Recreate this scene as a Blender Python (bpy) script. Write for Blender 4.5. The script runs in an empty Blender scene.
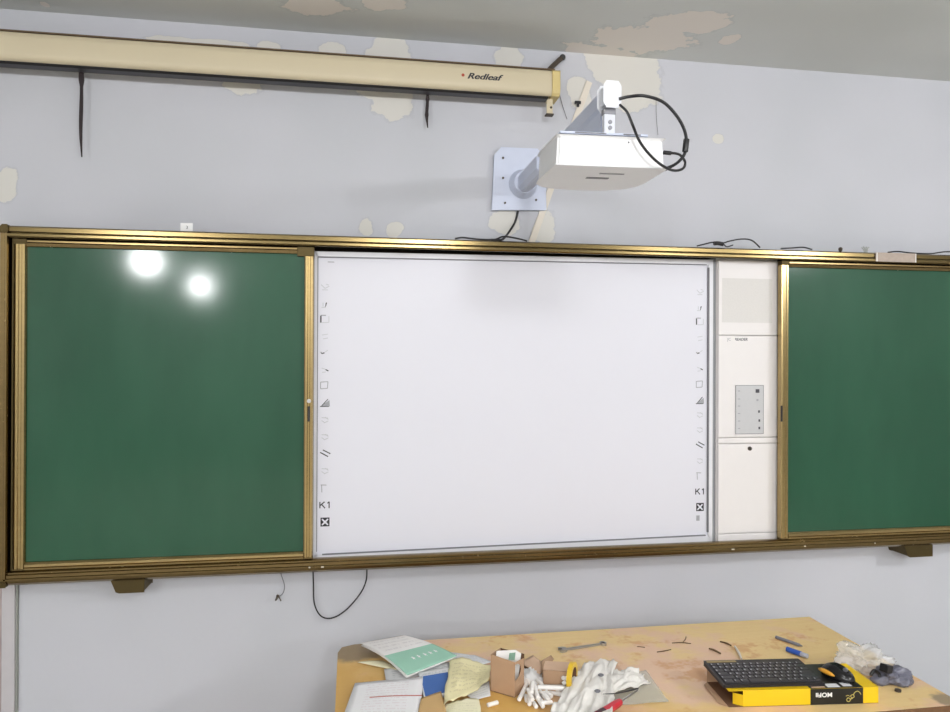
import bpy, bmesh, math, random
from math import radians, sin, cos, pi
from mathutils import Vector, Matrix, noise as mnoise

random.seed(7)
scene = bpy.context.scene
COL = scene.collection

# ------------------------------------------------------------------ camera
FPX, CXP, CYP = 730.0, 475.0, 356.0
CAM = Vector((0, -2.85, 1.75))
yaw, pit, rol = radians(9.616), radians(.1447), radians(.2284)
FWD = Vector((sin(yaw)*cos(pit), cos(yaw)*cos(pit), sin(pit)))
R0 = Vector((cos(yaw), -sin(yaw), 0)); U0 = R0.cross(FWD)
RT = R0*cos(rol) + U0*sin(rol); UP = -R0*sin(rol) + U0*cos(rol)
cd = bpy.data.cameras.new('camera'); cam = bpy.data.objects.new('camera', cd); COL.objects.link(cam)
m3 = Matrix((RT, UP, -FWD)).transposed()
cam.matrix_world = Matrix.Translation(CAM) @ m3.to_4x4()
cd.sensor_width = 36; cd.lens = FPX*36/950; cd.clip_start = .05
scene.camera = cam

def ray(u, v): return RT*((u-CXP)/FPX) + UP*((CYP-v)/FPX) + FWD
def PW(u, v, y=0.0):            # point of an upright plane y = const seen at a pixel
    r = ray(u, v); return CAM + r*((y-CAM.y)/r.y)
def PZ(u, v, z=.8):             # point of a level plane z = const seen at a pixel
    r = ray(u, v); return CAM + r*((z-CAM.z)/r.z)

# ------------------------------------------------------------------ world, exposure, lamps
scene.view_settings.view_transform = 'Standard'
scene.view_settings.look = 'None'
scene.view_settings.gamma = 1
scene.view_settings.exposure = -0.07
w = bpy.data.worlds.new('world'); scene.world = w; w.use_nodes = True
w.node_tree.nodes['Background'].inputs[0].default_value = (.75, .85, 1, 1)
w.node_tree.nodes['Background'].inputs[1].default_value = .3
LAMP_Z = 2.75
LAMPS = [(-2.13, -5.50), (-2.11, -8.20), (.60, -3.10), (.60, -5.90), (.60, -8.60), (3.80, -3.15), (3.80, -5.9)]
LAMP_W = [128, 130, 48, 120, 110, 95, 120]
for (lx, ly), lw in zip(LAMPS, LAMP_W):
    ld = bpy.data.lights.new('lamp_light', 'POINT'); ld.shadow_soft_size = .11
    ld.energy = lw; ld.color = (.98, .985, 1.0)
    lo = bpy.data.objects.new('lamp_light', ld); COL.objects.link(lo); lo.location = (lx, ly, LAMP_Z)

# ------------------------------------------------------------------ helpers
def lin(c):
    f = lambda x: x/12.92 if x <= .04045 else ((x+.055)/1.055)**2.4
    return tuple(f(x/255) for x in c)
class NT:
    def __init__(s, name):
        s.m = bpy.data.materials.new(name); s.m.use_nodes = True; s.t = s.m.node_tree
        s.b = s.t.nodes['Principled BSDF']
    def n(s, ty, **k):
        nd = s.t.nodes.new(ty)
        for a, v in k.items(): setattr(nd, a, v)
        return nd
    def l(s, a, b): s.t.links.new(a, b)
    def val(s, sock, v):
        if hasattr(v, 'is_output'): s.l(v, sock)
        else: sock.default_value = v
    def math(s, op, a, b=0.0, c=0.0, clamp=False):
        nd = s.n('ShaderNodeMath', operation=op); nd.use_clamp = clamp
        s.val(nd.inputs[0], a); s.val(nd.inputs[1], b); s.val(nd.inputs[2], c); return nd.outputs[0]
    def mix(s, f, a, b):
        nd = s.n('ShaderNodeMix', data_type='RGBA'); s.val(nd.inputs[0], f)
        for i, v in ((6, a), (7, b)):
            if hasattr(v, 'is_output'): s.l(v, nd.inputs[i])
            else: nd.inputs[i].default_value = (*v[:3], 1)
        return nd.outputs[2]
    def coord(s, k='Object'): return s.n('ShaderNodeTexCoord').outputs[k]
    def noise(s, vec, scale, detail=3, rough=.5, out=0):
        nd = s.n('ShaderNodeTexNoise'); s.l(vec, nd.inputs['Vector']); nd.inputs['Scale'].default_value = scale
        nd.inputs['Detail'].default_value = detail; nd.inputs['Roughness'].default_value = rough; return nd.outputs[out]
    def ramp(s, f, a, b):
        nd = s.n('ShaderNodeMapRange'); nd.interpolation_type = 'SMOOTHSTEP'; s.val(nd.inputs[0], f)
        nd.inputs[1].default_value = a; nd.inputs[2].default_value = b; return nd.outputs[0]
    def scale(s, vec, sc):
        nd = s.n('ShaderNodeMapping'); s.l(vec, nd.inputs[0]); nd.inputs['Scale'].default_value = sc; return nd.outputs[0]
    def bump(s, h, st=.3, d=.002):
        nd = s.n('ShaderNodeBump'); s.l(h, nd.inputs['Height']); nd.inputs['Strength'].default_value = st
        nd.inputs['Distance'].default_value = d; s.l(nd.outputs[0], s.b.inputs['Normal'])
    def set(s, col=None, rough=None, metal=None, **k):
        if col is not None: s.val(s.b.inputs['Base Color'], col if hasattr(col, 'is_output') else (*col, 1))
        if rough is not None: s.val(s.b.inputs['Roughness'], rough)
        if metal is not None: s.b.inputs['Metallic'].default_value = metal
        for a, v in k.items(): s.val(s.b.inputs[a.replace('_', ' ')], v)
        return s.m
def simple(name, rgb, rough=.5, metal=0, var=.06, sc=30, bump=0, **k):
    t = NT(name); c = lin(rgb); co = t.coord()
    f = t.noise(co, sc, 3)
    a = tuple(x*(1-var) for x in c); b = tuple(min(1, x*(1+var)) for x in c)
    t.set(t.mix(f, a, b), rough, metal, **k)
    if bump: t.bump(f, bump, .001)
    return t.m

def mk(name, me, mat=None, parent=None, smooth=False):
    o = bpy.data.objects.new(name, me); COL.objects.link(o)
    if mat is not None:
        for m in (mat if isinstance(mat, (list, tuple)) else [mat]): me.materials.append(m)
    if smooth:
        for p in me.polygons: p.use_smooth = True
    if parent: o.parent = parent; o.matrix_parent_inverse = Matrix.Translation(-Vector(parent.location))
    return o
def build(name, bm, mat=None, parent=None, smooth=False, bev=0, seg=2, ang=35):
    bmesh.ops.remove_doubles(bm, verts=bm.verts, dist=1e-6)
    if bev:
        es = [e for e in bm.edges if len(e.link_faces) == 2 and e.calc_face_angle(0) > radians(ang)]
        bmesh.ops.bevel(bm, geom=es, offset=bev, segments=seg, profile=.6, affect='EDGES', clamp_overlap=True)
    bmesh.ops.recalc_face_normals(bm, faces=bm.faces)
    me = bpy.data.meshes.new(name); bm.to_mesh(me); bm.free()
    o = mk(name, me, mat, parent)
    if smooth:
        for p in me.polygons: p.use_smooth = True
        try: me.set_sharp_from_angle(angle=radians(40))
        except Exception: pass
    return o
def tag(o, label=None, cat=None, group=None, kind=None):
    for k, v in (('label', label), ('category', cat), ('group', group), ('kind', kind)):
        if v: o[k] = v
    return o
def empty(name, loc, label, cat, group=None):
    o = bpy.data.objects.new(name, None); COL.objects.link(o); o.location = loc; o.empty_display_size = .05
    return tag(o, label, cat, group)
def hexa(bm, p, mi=0):          # 8 corners: 4 bottom ring, 4 top ring
    v = [bm.verts.new(q) for q in p]
    for f in ((0, 1, 2, 3), (7, 6, 5, 4), (0, 4, 5, 1), (1, 5, 6, 2), (2, 6, 7, 3), (3, 7, 4, 0)):
        bm.faces.new([v[i] for i in f]).material_index = mi
def boxm(bm, a, b, M=None, mi=0):
    x0, y0, z0 = a; x1, y1, z1 = b
    p = [Vector(q) for q in ((x0, y0, z0), (x1, y0, z0), (x1, y1, z0), (x0, y1, z0), (x0, y0, z1), (x1, y0, z1), (x1, y1, z1), (x0, y1, z1))]
    if M: p = [M @ q for q in p]
    hexa(bm, p, mi)
def box(name, a, b, mat, parent=None, bev=0, M=None, seg=2):
    bm = bmesh.new(); boxm(bm, a, b, M); return build(name, bm, mat, parent, bev=bev, seg=seg)
def extrude_x(bm, prof, x0, x1):   # prof: (y,z) loop
    a = [bm.verts.new((x0, y, z)) for y, z in prof]; b = [bm.verts.new((x1, y, z)) for y, z in prof]; n = len(prof)
    for i in range(n): bm.faces.new([a[i], a[(i+1) % n], b[(i+1) % n], b[i]])
    bm.faces.new(a); bm.faces.new(b[::-1])
def extrude_z(bm, prof, z0, z1):   # prof: (x,y) loop
    a = [bm.verts.new((x, y, z0)) for x, y in prof]; b = [bm.verts.new((x, y, z1)) for x, y in prof]; n = len(prof)
    for i in range(n): bm.faces.new([a[i], a[(i+1) % n], b[(i+1) % n], b[i]])
    bm.faces.new(a); bm.faces.new(b[::-1])
def extrude_y(bm, prof, y0, y1):   # prof: (x,z) loop
    a = [bm.verts.new((x, y0, z)) for x, z in prof]; b = [bm.verts.new((x, y1, z)) for x, z in prof]; n = len(prof)
    for i in range(n): bm.faces.new([a[i], a[(i+1) % n], b[(i+1) % n], b[i]])
    bm.faces.new(a); bm.faces.new(b[::-1])
def catmull(pts, n=8):
    P = [Vector(p) for p in pts]
    if len(P) < 3: return P
    P = [2*P[0]-P[1]] + P + [2*P[-1]-P[-2]]; out = []
    for i in range(1, len(P)-2):
        for k in range(n):
            t = k/n; a, b, c, d = P[i-1:i+3]
            out.append(.5*((2*b)+(c-a)*t+(2*a-5*b+4*c-d)*t*t+(3*b-a-3*c+d)*t**3))
    return out+[P[-2]]
def tubem(bm, pts, r, seg=8, sub=8, mi=0):
    P = catmull(pts, sub) if sub else [Vector(p) for p in pts]
    rf = r if callable(r) else (lambda t: r)
    up = Vector((.13, .27, .95)); rings = []
    for i, p in enumerate(P):
        t = (P[min(i+1, len(P)-1)]-P[max(i-1, 0)]).normalized()
        s = t.cross(up)
        if s.length < .05: s = t.cross(Vector((1, 0, 0)))
        s.normalize(); up = s.cross(t)
        rr = rf(i/max(1, len(P)-1))
        rings.append([bm.verts.new(p+(s*cos(2*pi*k/seg)+up*sin(2*pi*k/seg))*rr) for k in range(seg)])
    for a, b in zip(rings, rings[1:]):
        for k in range(seg): bm.faces.new([a[k], a[(k+1) % seg], b[(k+1) % seg], b[k]]).material_index = mi
    bm.faces.new(rings[0][::-1]).material_index = mi; bm.faces.new(rings[-1]).material_index = mi
def tube(name, pts, r, mat, parent=None, seg=8, sub=8):
    bm = bmesh.new(); tubem(bm, pts, r, seg, sub); return build(name, bm, mat, parent, smooth=True)
def cyl(name, a, b, r, mat, parent=None, seg=20, bev=0):
    bm = bmesh.new(); tubem(bm, [a, b], r, seg, 0); return build(name, bm, mat, parent, smooth=True, bev=bev)
def text(name, s, M, size, mat, parent, shear=0, off=0, ext=.0003, sx=1, align='CENTER'):
    c = bpy.data.curves.new(name, 'FONT'); c.body = s; c.size = size; c.shear = shear; c.offset = off; c.extrude = ext
    c.align_x = align; c.align_y = 'CENTER'
    o = bpy.data.objects.new(name+'_src', c); COL.objects.link(o)
    dg = bpy.context.evaluated_depsgraph_get(); me = bpy.data.meshes.new_from_object(o.evaluated_get(dg))
    bpy.data.objects.remove(o); me.name = name
    me.transform(M @ Matrix.Diagonal((sx, 1, 1, 1)))
    return mk(name, me, mat, parent)
def wallM(p): return Matrix.Translation(p) @ Matrix.Rotation(pi/2, 4, 'X')    # text upright facing -y

# ------------------------------------------------------------------ materials
def plaster(name, base, patch, blobs, axes, base2=None, mott=.05):
    t = NT(name); co = t.coord(); sp = t.n('ShaderNodeSeparateXYZ'); t.l(co, sp.inputs[0])
    X, Y = sp.outputs[axes[0]], sp.outputs[axes[1]]
    n1 = t.noise(co, 9, 4, .6); n2 = t.noise(co, 1.3, 2); n3 = t.noise(co, 60, 3)
    wob = t.math('MULTIPLY', t.math('SUBTRACT', n1, .5), 1.9)
    acc = None
    for (cx, cy, rx, ry) in blobs:
        dx = t.math('DIVIDE', t.math('SUBTRACT', X, cx), rx); dy = t.math('DIVIDE', t.math('SUBTRACT', Y, cy), ry)
        d = t.math('SQRT', t.math('ADD', t.math('MULTIPLY', dx, dx), t.math('MULTIPLY', dy, dy)))
        acc = d if acc is None else t.math('MINIMUM', acc, d)
    d = t.math('ADD', acc, wob)
    mask = t.math('SUBTRACT', 1.0, t.ramp(d, .95, 1.03))
    edge = t.math('MULTIPLY', t.math('SUBTRACT', 1.0, t.ramp(d, 1.03, 1.16)), t.math('SUBTRACT', 1.0, mask))
    c = lin(base); c2 = lin(base2) if base2 else tuple(x*.94 for x in c)
    col = t.mix(t.ramp(n2, .35, .65), c, c2)
    col = t.mix(t.math('MULTIPLY', n3, mott), col, tuple(x*.75 for x in c))
    col = t.mix(t.math('MULTIPLY', edge, .22), col, tuple(x*.6 for x in c))
    col = t.mix(mask, col, lin(patch))
    t.set(col, .85)
    h = t.math('ADD', t.math('MULTIPLY', mask, -.6), t.math('MULTIPLY', n3, .25))
    t.bump(h, .35, .002)
    return t.m
def wb(u0, v0, du, dv):
    p = PW(u0, v0); return (p.x, p.z, du/FPX*(p-CAM).dot(FWD), dv/FPX*(p-CAM).dot(FWD))
def cb(u0, v0, du, dv, zc=2.99):
    p = PZ(u0, v0, zc); a = PZ(u0+du, v0, zc); b = PZ(u0, v0-dv, zc); c = PZ(u0, v0+dv, zc)
    return (p.x, p.y, (a-p).length, (b-c).length/2)
WB = [wb(5, 187, 11, 17), wb(243, 84, 19, 11), wb(270, 46, 13, 6), wb(334, 50, 14, 9), wb(389, 52, 22, 16), wb(392, 102, 24, 18),
      wb(372, 92, 16, 9), wb(508, 58, 14, 14), wb(634, 70, 33, 34), wb(612, 60, 26, 30), wb(632, 104, 16, 9), wb(580, 92, 12, 18), wb(718, 139, 6, 5),
      wb(366, 228, 8, 10), wb(394, 230, 8, 7), wb(545, 228, 12, 16), wb(505, 222, 16, 12), wb(200, 42, 50, 4)]
M_WALL = plaster('wall_paint', (203, 204, 212), (216, 214, 209), WB, (0, 2), (197, 199, 206))
CB = [cb(315, 6, 34, 9), cb(388, 3, 22, 8), cb(640, 40, 50, 14), cb(690, 22, 45, 10), cb(600, 52, 40, 7), cb(45, 4, 5, 3), cb(730, 40, 10, 5)]
M_CEIL = plaster('ceiling_paint', (222, 225, 224), (238, 232, 226), CB, (0, 1), (213, 216, 214))
M_SIDE = simple('side_wall_paint', (188, 187, 184), .9)
M_FLOOR = simple('terrazzo_floor', (184, 178, 168), .6, var=.08, sc=14)

def gold(name, rgb, rough, ani=.0):
    t = NT(name); co = t.coord(); c = lin(rgb)
    f = t.noise(t.scale(co, (1, 8, 8)), 12, 3); g = t.noise(co, 45, 4, .7)
    col = t.mix(f, tuple(x*.88 for x in c), tuple(min(1, x*1.1) for x in c))
    dirt = t.ramp(g, .62, .72)
    col = t.mix(t.math('MULTIPLY', dirt, .35), col, lin((140, 120, 90)))
    t.set(col, t.math('ADD', rough, t.math('MULTIPLY', g, .08)), 1.0)
    return t.m
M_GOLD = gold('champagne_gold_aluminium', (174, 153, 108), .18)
M_GOLDT = gold('darkened_gold_aluminium', (122, 106, 72), .17)  # same gold, colour darkened on the top rail to offset bright reflections
M_GOLDD = gold('dull_gold_aluminium', (128, 110, 76), .22)
M_BRONZE = gold('bronze_aluminium', (92, 80, 54), .5)
M_BACK = simple('recess_shade_board', (48, 38, 30), .8)
def green():
    t = NT('green_chalkboard'); co = t.coord()
    a = t.noise(t.scale(co, (1, 1, .35)), 2.2, 4, .6); b = t.noise(co, 90, 2)
    col = t.mix(t.ramp(a, .3, .75), lin((30, 77, 55)), lin((40, 88, 65)))
    t.set(col, t.math('ADD', .07, t.math('MULTIPLY', a, .06)), 0)
    t.b.inputs['Specular IOR Level'].default_value = .28; t.b.inputs['Coat Weight'].default_value = .36; t.b.inputs['Coat Roughness'].default_value = .40
    t.bump(b, .05, .0005); return t.m
M_GREEN = green()
M_WBS = simple('whiteboard_surface', (226, 226, 236), .42, var=.012, sc=4)
M_WBF = simple('white_aluminium', (226, 226, 232), .4, metal=.0, var=.03)
M_INKD = simple('dark_print', (45, 45, 52), .6)
M_INKF = simple('faint_print', (200, 202, 208), .6)
M_INKM = simple('worn_print', (165, 166, 173), .6)
M_GREY = simple('grey_seal', (120, 120, 126), .6)
M_CABW = simple('white_cabinet_paint', (236, 232, 232), .4, var=.01)
M_CABS = simple('pale_grey_panel', (222, 219, 217), .6, var=.05, sc=160, bump=.3)
M_PADG = simple('grey_keypad', (200, 200, 203), .45, var=.03, sc=80)
M_BTN = simple('dark_button', (70, 70, 78), .4)
M_CHROME = simple('worn_steel', (190, 190, 190), .28, metal=1)
M_CREAM = simple('cream_screen_case', (208, 196, 168), .42, var=.02, sc=6)
M_CREAMY = simple('yellowed_plastic', (214, 194, 134), .5, var=.04)
M_BLACK = simple('black_plastic', (26, 25, 28), .4)
M_CABLE = simple('black_cable', (28, 27, 30), .45)
M_BROWNE = simple('brown_edge', (96, 78, 58), .6)
M_RUST = simple('dark_rusty_steel', (74, 64, 54), .6, var=.2)
M_STRAP = simple('dark_webbing', (52, 44, 46), .9, var=.2, sc=90)
M_RED = simple('red_print', (176, 70, 50), .5)
M_PROJ = simple('white_projector_plastic', (240, 240, 242), .4, var=.01)
M_PROJG = simple('grey_vent', (150, 150, 156), .5)
M_ARM = simple('pale_blue_powder_coat', (205, 212, 232), .38, var=.02)
M_TRUNK = simple('ivory_trunking', (226, 218, 206), .5, var=.03)
M_TRUNKW = simple('painted_conduit', (196, 192, 196), .6, var=.04)

# ------------------------------------------------------------------ room
ZC = 2.99
X0, X1, Y1 = -4.4, 7.0, -11.6
def struct(name, a, b, mat): return tag(box(name, a, b, mat), kind='structure')
struct('wall_front', (X0-.1, 0, 0), (X1+.1, .12, ZC), M_WALL)
struct('wall_left', (X0-.1, Y1, 0), (X0, 0, ZC), M_SIDE)
struct('wall_right', (X1, Y1, 0), (X1+.1, 0, ZC), M_SIDE)
struct('wall_back', (X0-.1, Y1-.1, 0), (X1+.1, Y1, ZC), M_SIDE)
struct('ceiling', (X0-.1, Y1-.1, ZC), (X1+.1, .12, ZC+.1), M_CEIL)
struct('floor', (X0-.1, Y1-.1, -.1), (X1+.1, .12, 0), M_FLOOR)
for (lx, ly) in LAMPS:
    f = empty('ceiling_lamp', (lx, ly, ZC), 'white hanging classroom lamp at the back of the room', 'lamp', 'classroom ceiling lamps')
    cyl('socket', (lx, ly, LAMP_Z+.125), (lx, ly, LAMP_Z+.167), .03, M_WBF, f, 14)
    cyl('stem', (lx, ly, LAMP_Z+.168), (lx, ly, ZC-.001), .012, M_WBF, f, 10)

# ------------------------------------------------------------------ board frame
BL, BR, BZ0, BZ1 = -1.186, 2.842, .964, 2.196
fr = empty('blackboard_frame', (BL, 0, BZ0), 'long gold aluminium wall frame that holds the green boards and the whiteboard', 'board frame')
bm = bmesh.new()
extrude_x(bm, [(-.002, 2.196), (-.122, 2.196), (-.130, 2.190), (-.130, 2.176), (-.1275, 2.1745), (-.130, 2.173), (-.1335, 2.168), (-.1335, 2.160), (-.129, 2.155), (-.122, 2.155), (-.122, 2.166), (-.002, 2.166)], BL+.02, BR-.02)
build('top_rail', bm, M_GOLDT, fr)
bm = bmesh.new()
extrude_x(bm, [(-.002, .964), (-.116, .964), (-.131, .974), (-.134, .984), (-.134, .989), (-.130, .991), (-.130, 1.001), (-.124, 1.003), (-.124, 1.008), (-.116, 1.012), (-.098, 1.012), (-.098, .998), (-.002, .998)], BL+.02, BR-.02)
build('bottom_rail', bm, M_GOLDD, fr)
for s, x in ((1, BL), (-1, BR)):
    bm = bmesh.new()
    prof = [(x, -.002), (x, -.122), (x+s*.006, -.131), (x+s*.020, -.131), (x+s*.022, -.134), (x+s*.028, -.134), (x+s*.030, -.128), (x+s*.030, -.002)]
    extrude_z(bm, prof, BZ0+.006, BZ1-.022); build('side_post', bm, M_GOLDD, fr)
    bm = bmesh.new()
    extrude_y(bm, [(x-s*.002, BZ1-.024), (x-s*.002, BZ1-.016), (x+s*.014, BZ1+.002), (x+s*.030, BZ1+.002), (x+s*.030, BZ1-.024)], -.137, -.001)
    build('corner_cap', bm, M_BRONZE, fr, bev=.001)
    bm = bmesh.new()
    extrude_y(bm, [(x-s*.002, BZ0+.014), (x+s*.004, BZ0-.002), (x+s*.030, BZ0-.002), (x+s*.030, BZ0+.014)], -.137, -.001)
    build('corner_cap', bm, M_BRONZE, fr, bev=.001)
    box('guide_strip', (min(x+s*.036, x+s*.041), -.112, 1.013), (max(x+s*.036, x+s*.041), -.02, 2.16), M_BRONZE, fr)
box('shade_backing', (BL+.03, -.014, 1.0), (BR-.03, -.003, 2.165), M_BACK, fr)  # added dark sheet, shade of the frame gaps put into its colour
# scratches, rubbed spots and one painted lamp highlight on the bottom rail
for (u, v, w_) in ((322.5, 562.5, .010), (309.5, 564.8, .006), (733, 543.8, .012), (805, 547.5, .008), (875, 541.5, .004)):
    c = PW(u, v, -.134); zz = min(max(c.z, .9885), .9895)
    box('scuff_and_glint', (c.x-w_/2, -.1346, .9835), (c.x+w_/2, -.1339, .9885), simple('bare_aluminium_and_glint', (205, 196, 182), .4), fr)
def bracket(u0, u1, vb):
    a = PW(u0, vb, -.11); b = PW(u1, vb, -.11)
    bm = bmesh.new()
    extrude_y(bm, [(a.x-.012, BZ0-.001), (a.x+.004, a.z+.004), (a.x+.014, a.z), (b.x, a.z), (b.x, BZ0-.001)], -.112, -.0015)
    return build('support_bracket', bm, M_BRONZE, fr, bev=.002)
bracket(115, 144, 593); bracket(907, 932, 557)
# dusty repair tape wrapped on the right of the top rail
t0, t1 = PW(875, 255, -.131).x, PW(915, 258, -.131).x
M_TAPE = simple('dusty_clear_tape', (176, 160, 148), .5, var=.15, sc=60)
M_TAPEE = simple('white_tape_edge', (235, 232, 230), .5)
bm = bmesh.new(); boxm(bm, (t0, -.1352, 2.158), (t1, -.1342, 2.1955)); tp = build('tape', bm, M_TAPE, fr)
for x in (t0+.004, t1-.002):
    box('tape_edge', (x, -.1360, 2.158), (x+.004, -.1354, 2.195), M_TAPEE, tp)

# ------------------------------------------------------------------ sliding green boards
def board(x0, x1, ls, rs, label, locku):
    o = empty('sliding_chalkboard', (x0, -.1, 1.013), label, 'chalkboard', )
    z0, z1, zb, zt = 1.0135, 2.1535, 1.038, 2.129
    box('writing_surface', (x0+.5*ls, -.100, zb-.01), (x1-.5*rs, -.086, zt+.008), M_GREEN, o)
    def stile(a, b):
        s = b-a
        bm = bmesh.new()
        extrude_z(bm, [(a, -.085), (a, -.112), (a+.12*s, -.1145), (a+.34*s, -.1145), (a+.40*s, -.112), (a+.6*s, -.112), (a+.66*s, -.1145), (a+.9*s, -.1145), (b, -.108), (b, -.085)], z0+.004, z1-.018)
        return build('stile', bm, M_GOLD, o)
    sl = stile(x0, x0+ls); sr = stile(x1-rs, x1)
    bm = bmesh.new()
    extrude_x(bm, [(-.085, z1), (-.110, z1), (-.112, z1-.004), (-.112, z1-.010), (-.109, z1-.012), (-.112, z1-.014), (-.110, zt), (-.101, zt-.002), (-.085, zt-.002)], x0+ls, x1-rs)
    build('top_frame', bm, M_GOLDD, o)
    bm = bmesh.new()
    extrude_x(bm, [(-.085, z0), (-.116, z0), (-.117, z0+.006), (-.113, z0+.008), (-.116, z0+.010), (-.115, z0+.018), (-.108, zb), (-.101, zb+.001), (-.085, zb+.001)], x0+ls, x1-rs)
    build('bottom_frame', bm, M_GOLD, o)
    for (a, b) in ((x0, x0+ls), (x1-rs, x1)):
        box('corner_block', (a-(.026 if a > x0+.1 else .001), -.1155, z1-(.034 if a > x0+.1 else .018)), (b+.001, -.086, z1), M_BRONZE, o, bev=.001)
        box('corner_block', (a-.001, -.1165, z0), (b+.001, -.086, z0+.004), M_GOLDD, o)
    for x, vv, st in locku:
        lk = cyl('lock', (x, -.1148, vv), (x, -.1195, vv), .0075, M_CHROME, st(sl, sr))
        bm = bmesh.new(); boxm(bm, (x-.004, -.1153, vv-.075), (x+.004, -.1146, vv-.02)); build('latch_slot', bm, M_BLACK, st(sl, sr), bev=.0)
    return o
zl = PW(309, 401, -.115).z
board(-1.142, -.137, .036, .033, 'green sliding chalkboard at the left end of the gold frame, with two bright lamp reflections', [(-.152, zl, lambda a, b: b)])
o = board(1.737, 2.742, .032, .036, 'green sliding chalkboard to the right of the white cabinet, cut off by the photo edge', [])
xs = PW(781.5, 413, -.115); st = [c for c in o.children if c.name.startswith('stile')][0]
bm = bmesh.new(); boxm(bm, (xs.x-.004, -.1153, xs.z-.035), (xs.x+.005, -.1146, xs.z+.03)); build('latch_slot', bm, M_BLACK, st)

# ------------------------------------------------------------------ interactive whiteboard
wbx0, wbx1 = -.1355, 1.458
W = empty('interactive_whiteboard', (wbx0, -.06, 1.003), 'large white interactive whiteboard in the middle of the gold frame, tool icons down both sides', 'whiteboard')
il, ir, izt0, izt1, izb0, izb1 = -.1245, 1.441, 2.125, 2.135, 1.0125, 1.0285
def bar(pts, ya=-.066, yb=-.02):
    bm = bmesh.new(); extrude_y(bm, pts, ya, yb); return build('frame_bar', bm, M_WBF, W, bev=.0015)
zo0, zo1 = 1.003, 2.15
bar([(wbx0, zo1-.006), (wbx1, zo1+.004), (ir, izt1), (il, izt0)])
bar([(wbx0, zo0), (wbx1, zo0-.002), (ir, izb1), (il, izb0)])
bar([(wbx0, zo0), (il, izb0), (il, izt0), (wbx0, zo1-.006)])
bar([(wbx1, zo0-.002), (ir, izb1), (ir, izt1), (wbx1, zo1+.004)])
bm = bmesh.new(); extrude_y(bm, [(il-.002, izb0-.002), (ir+.002, izb1-.002), (ir+.002, izt1+.002), (il-.002, izt0+.002)], -.058, -.03)
surf = build('board_surface', bm, M_WBS, W)
def seal(a, b, c, d, wd):
    bm = bmesh.new(); A = Vector((a, 0, b)); B = Vector((c, 0, d)); n = Vector((B.z-A.z, 0, A.x-B.x)).normalized()*wd/2
    p = [A-n, A+n, B+n, B-n]; hexa(bm, [Vector((q.x, -.0665, q.z)) for q in p]+[Vector((q.x, -.058, q.z)) for q in p]); return build('seal', bm, M_GREY, W)
seal(il, izt0, ir-.01, izt1, .003); seal(il+.02, izb0, ir-.01, izb1, .004)
seal(ir, izb1+.012, ir, izt1-.012, .0055); seal(il, izb0+.012, il, izt0, .0025)
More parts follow.
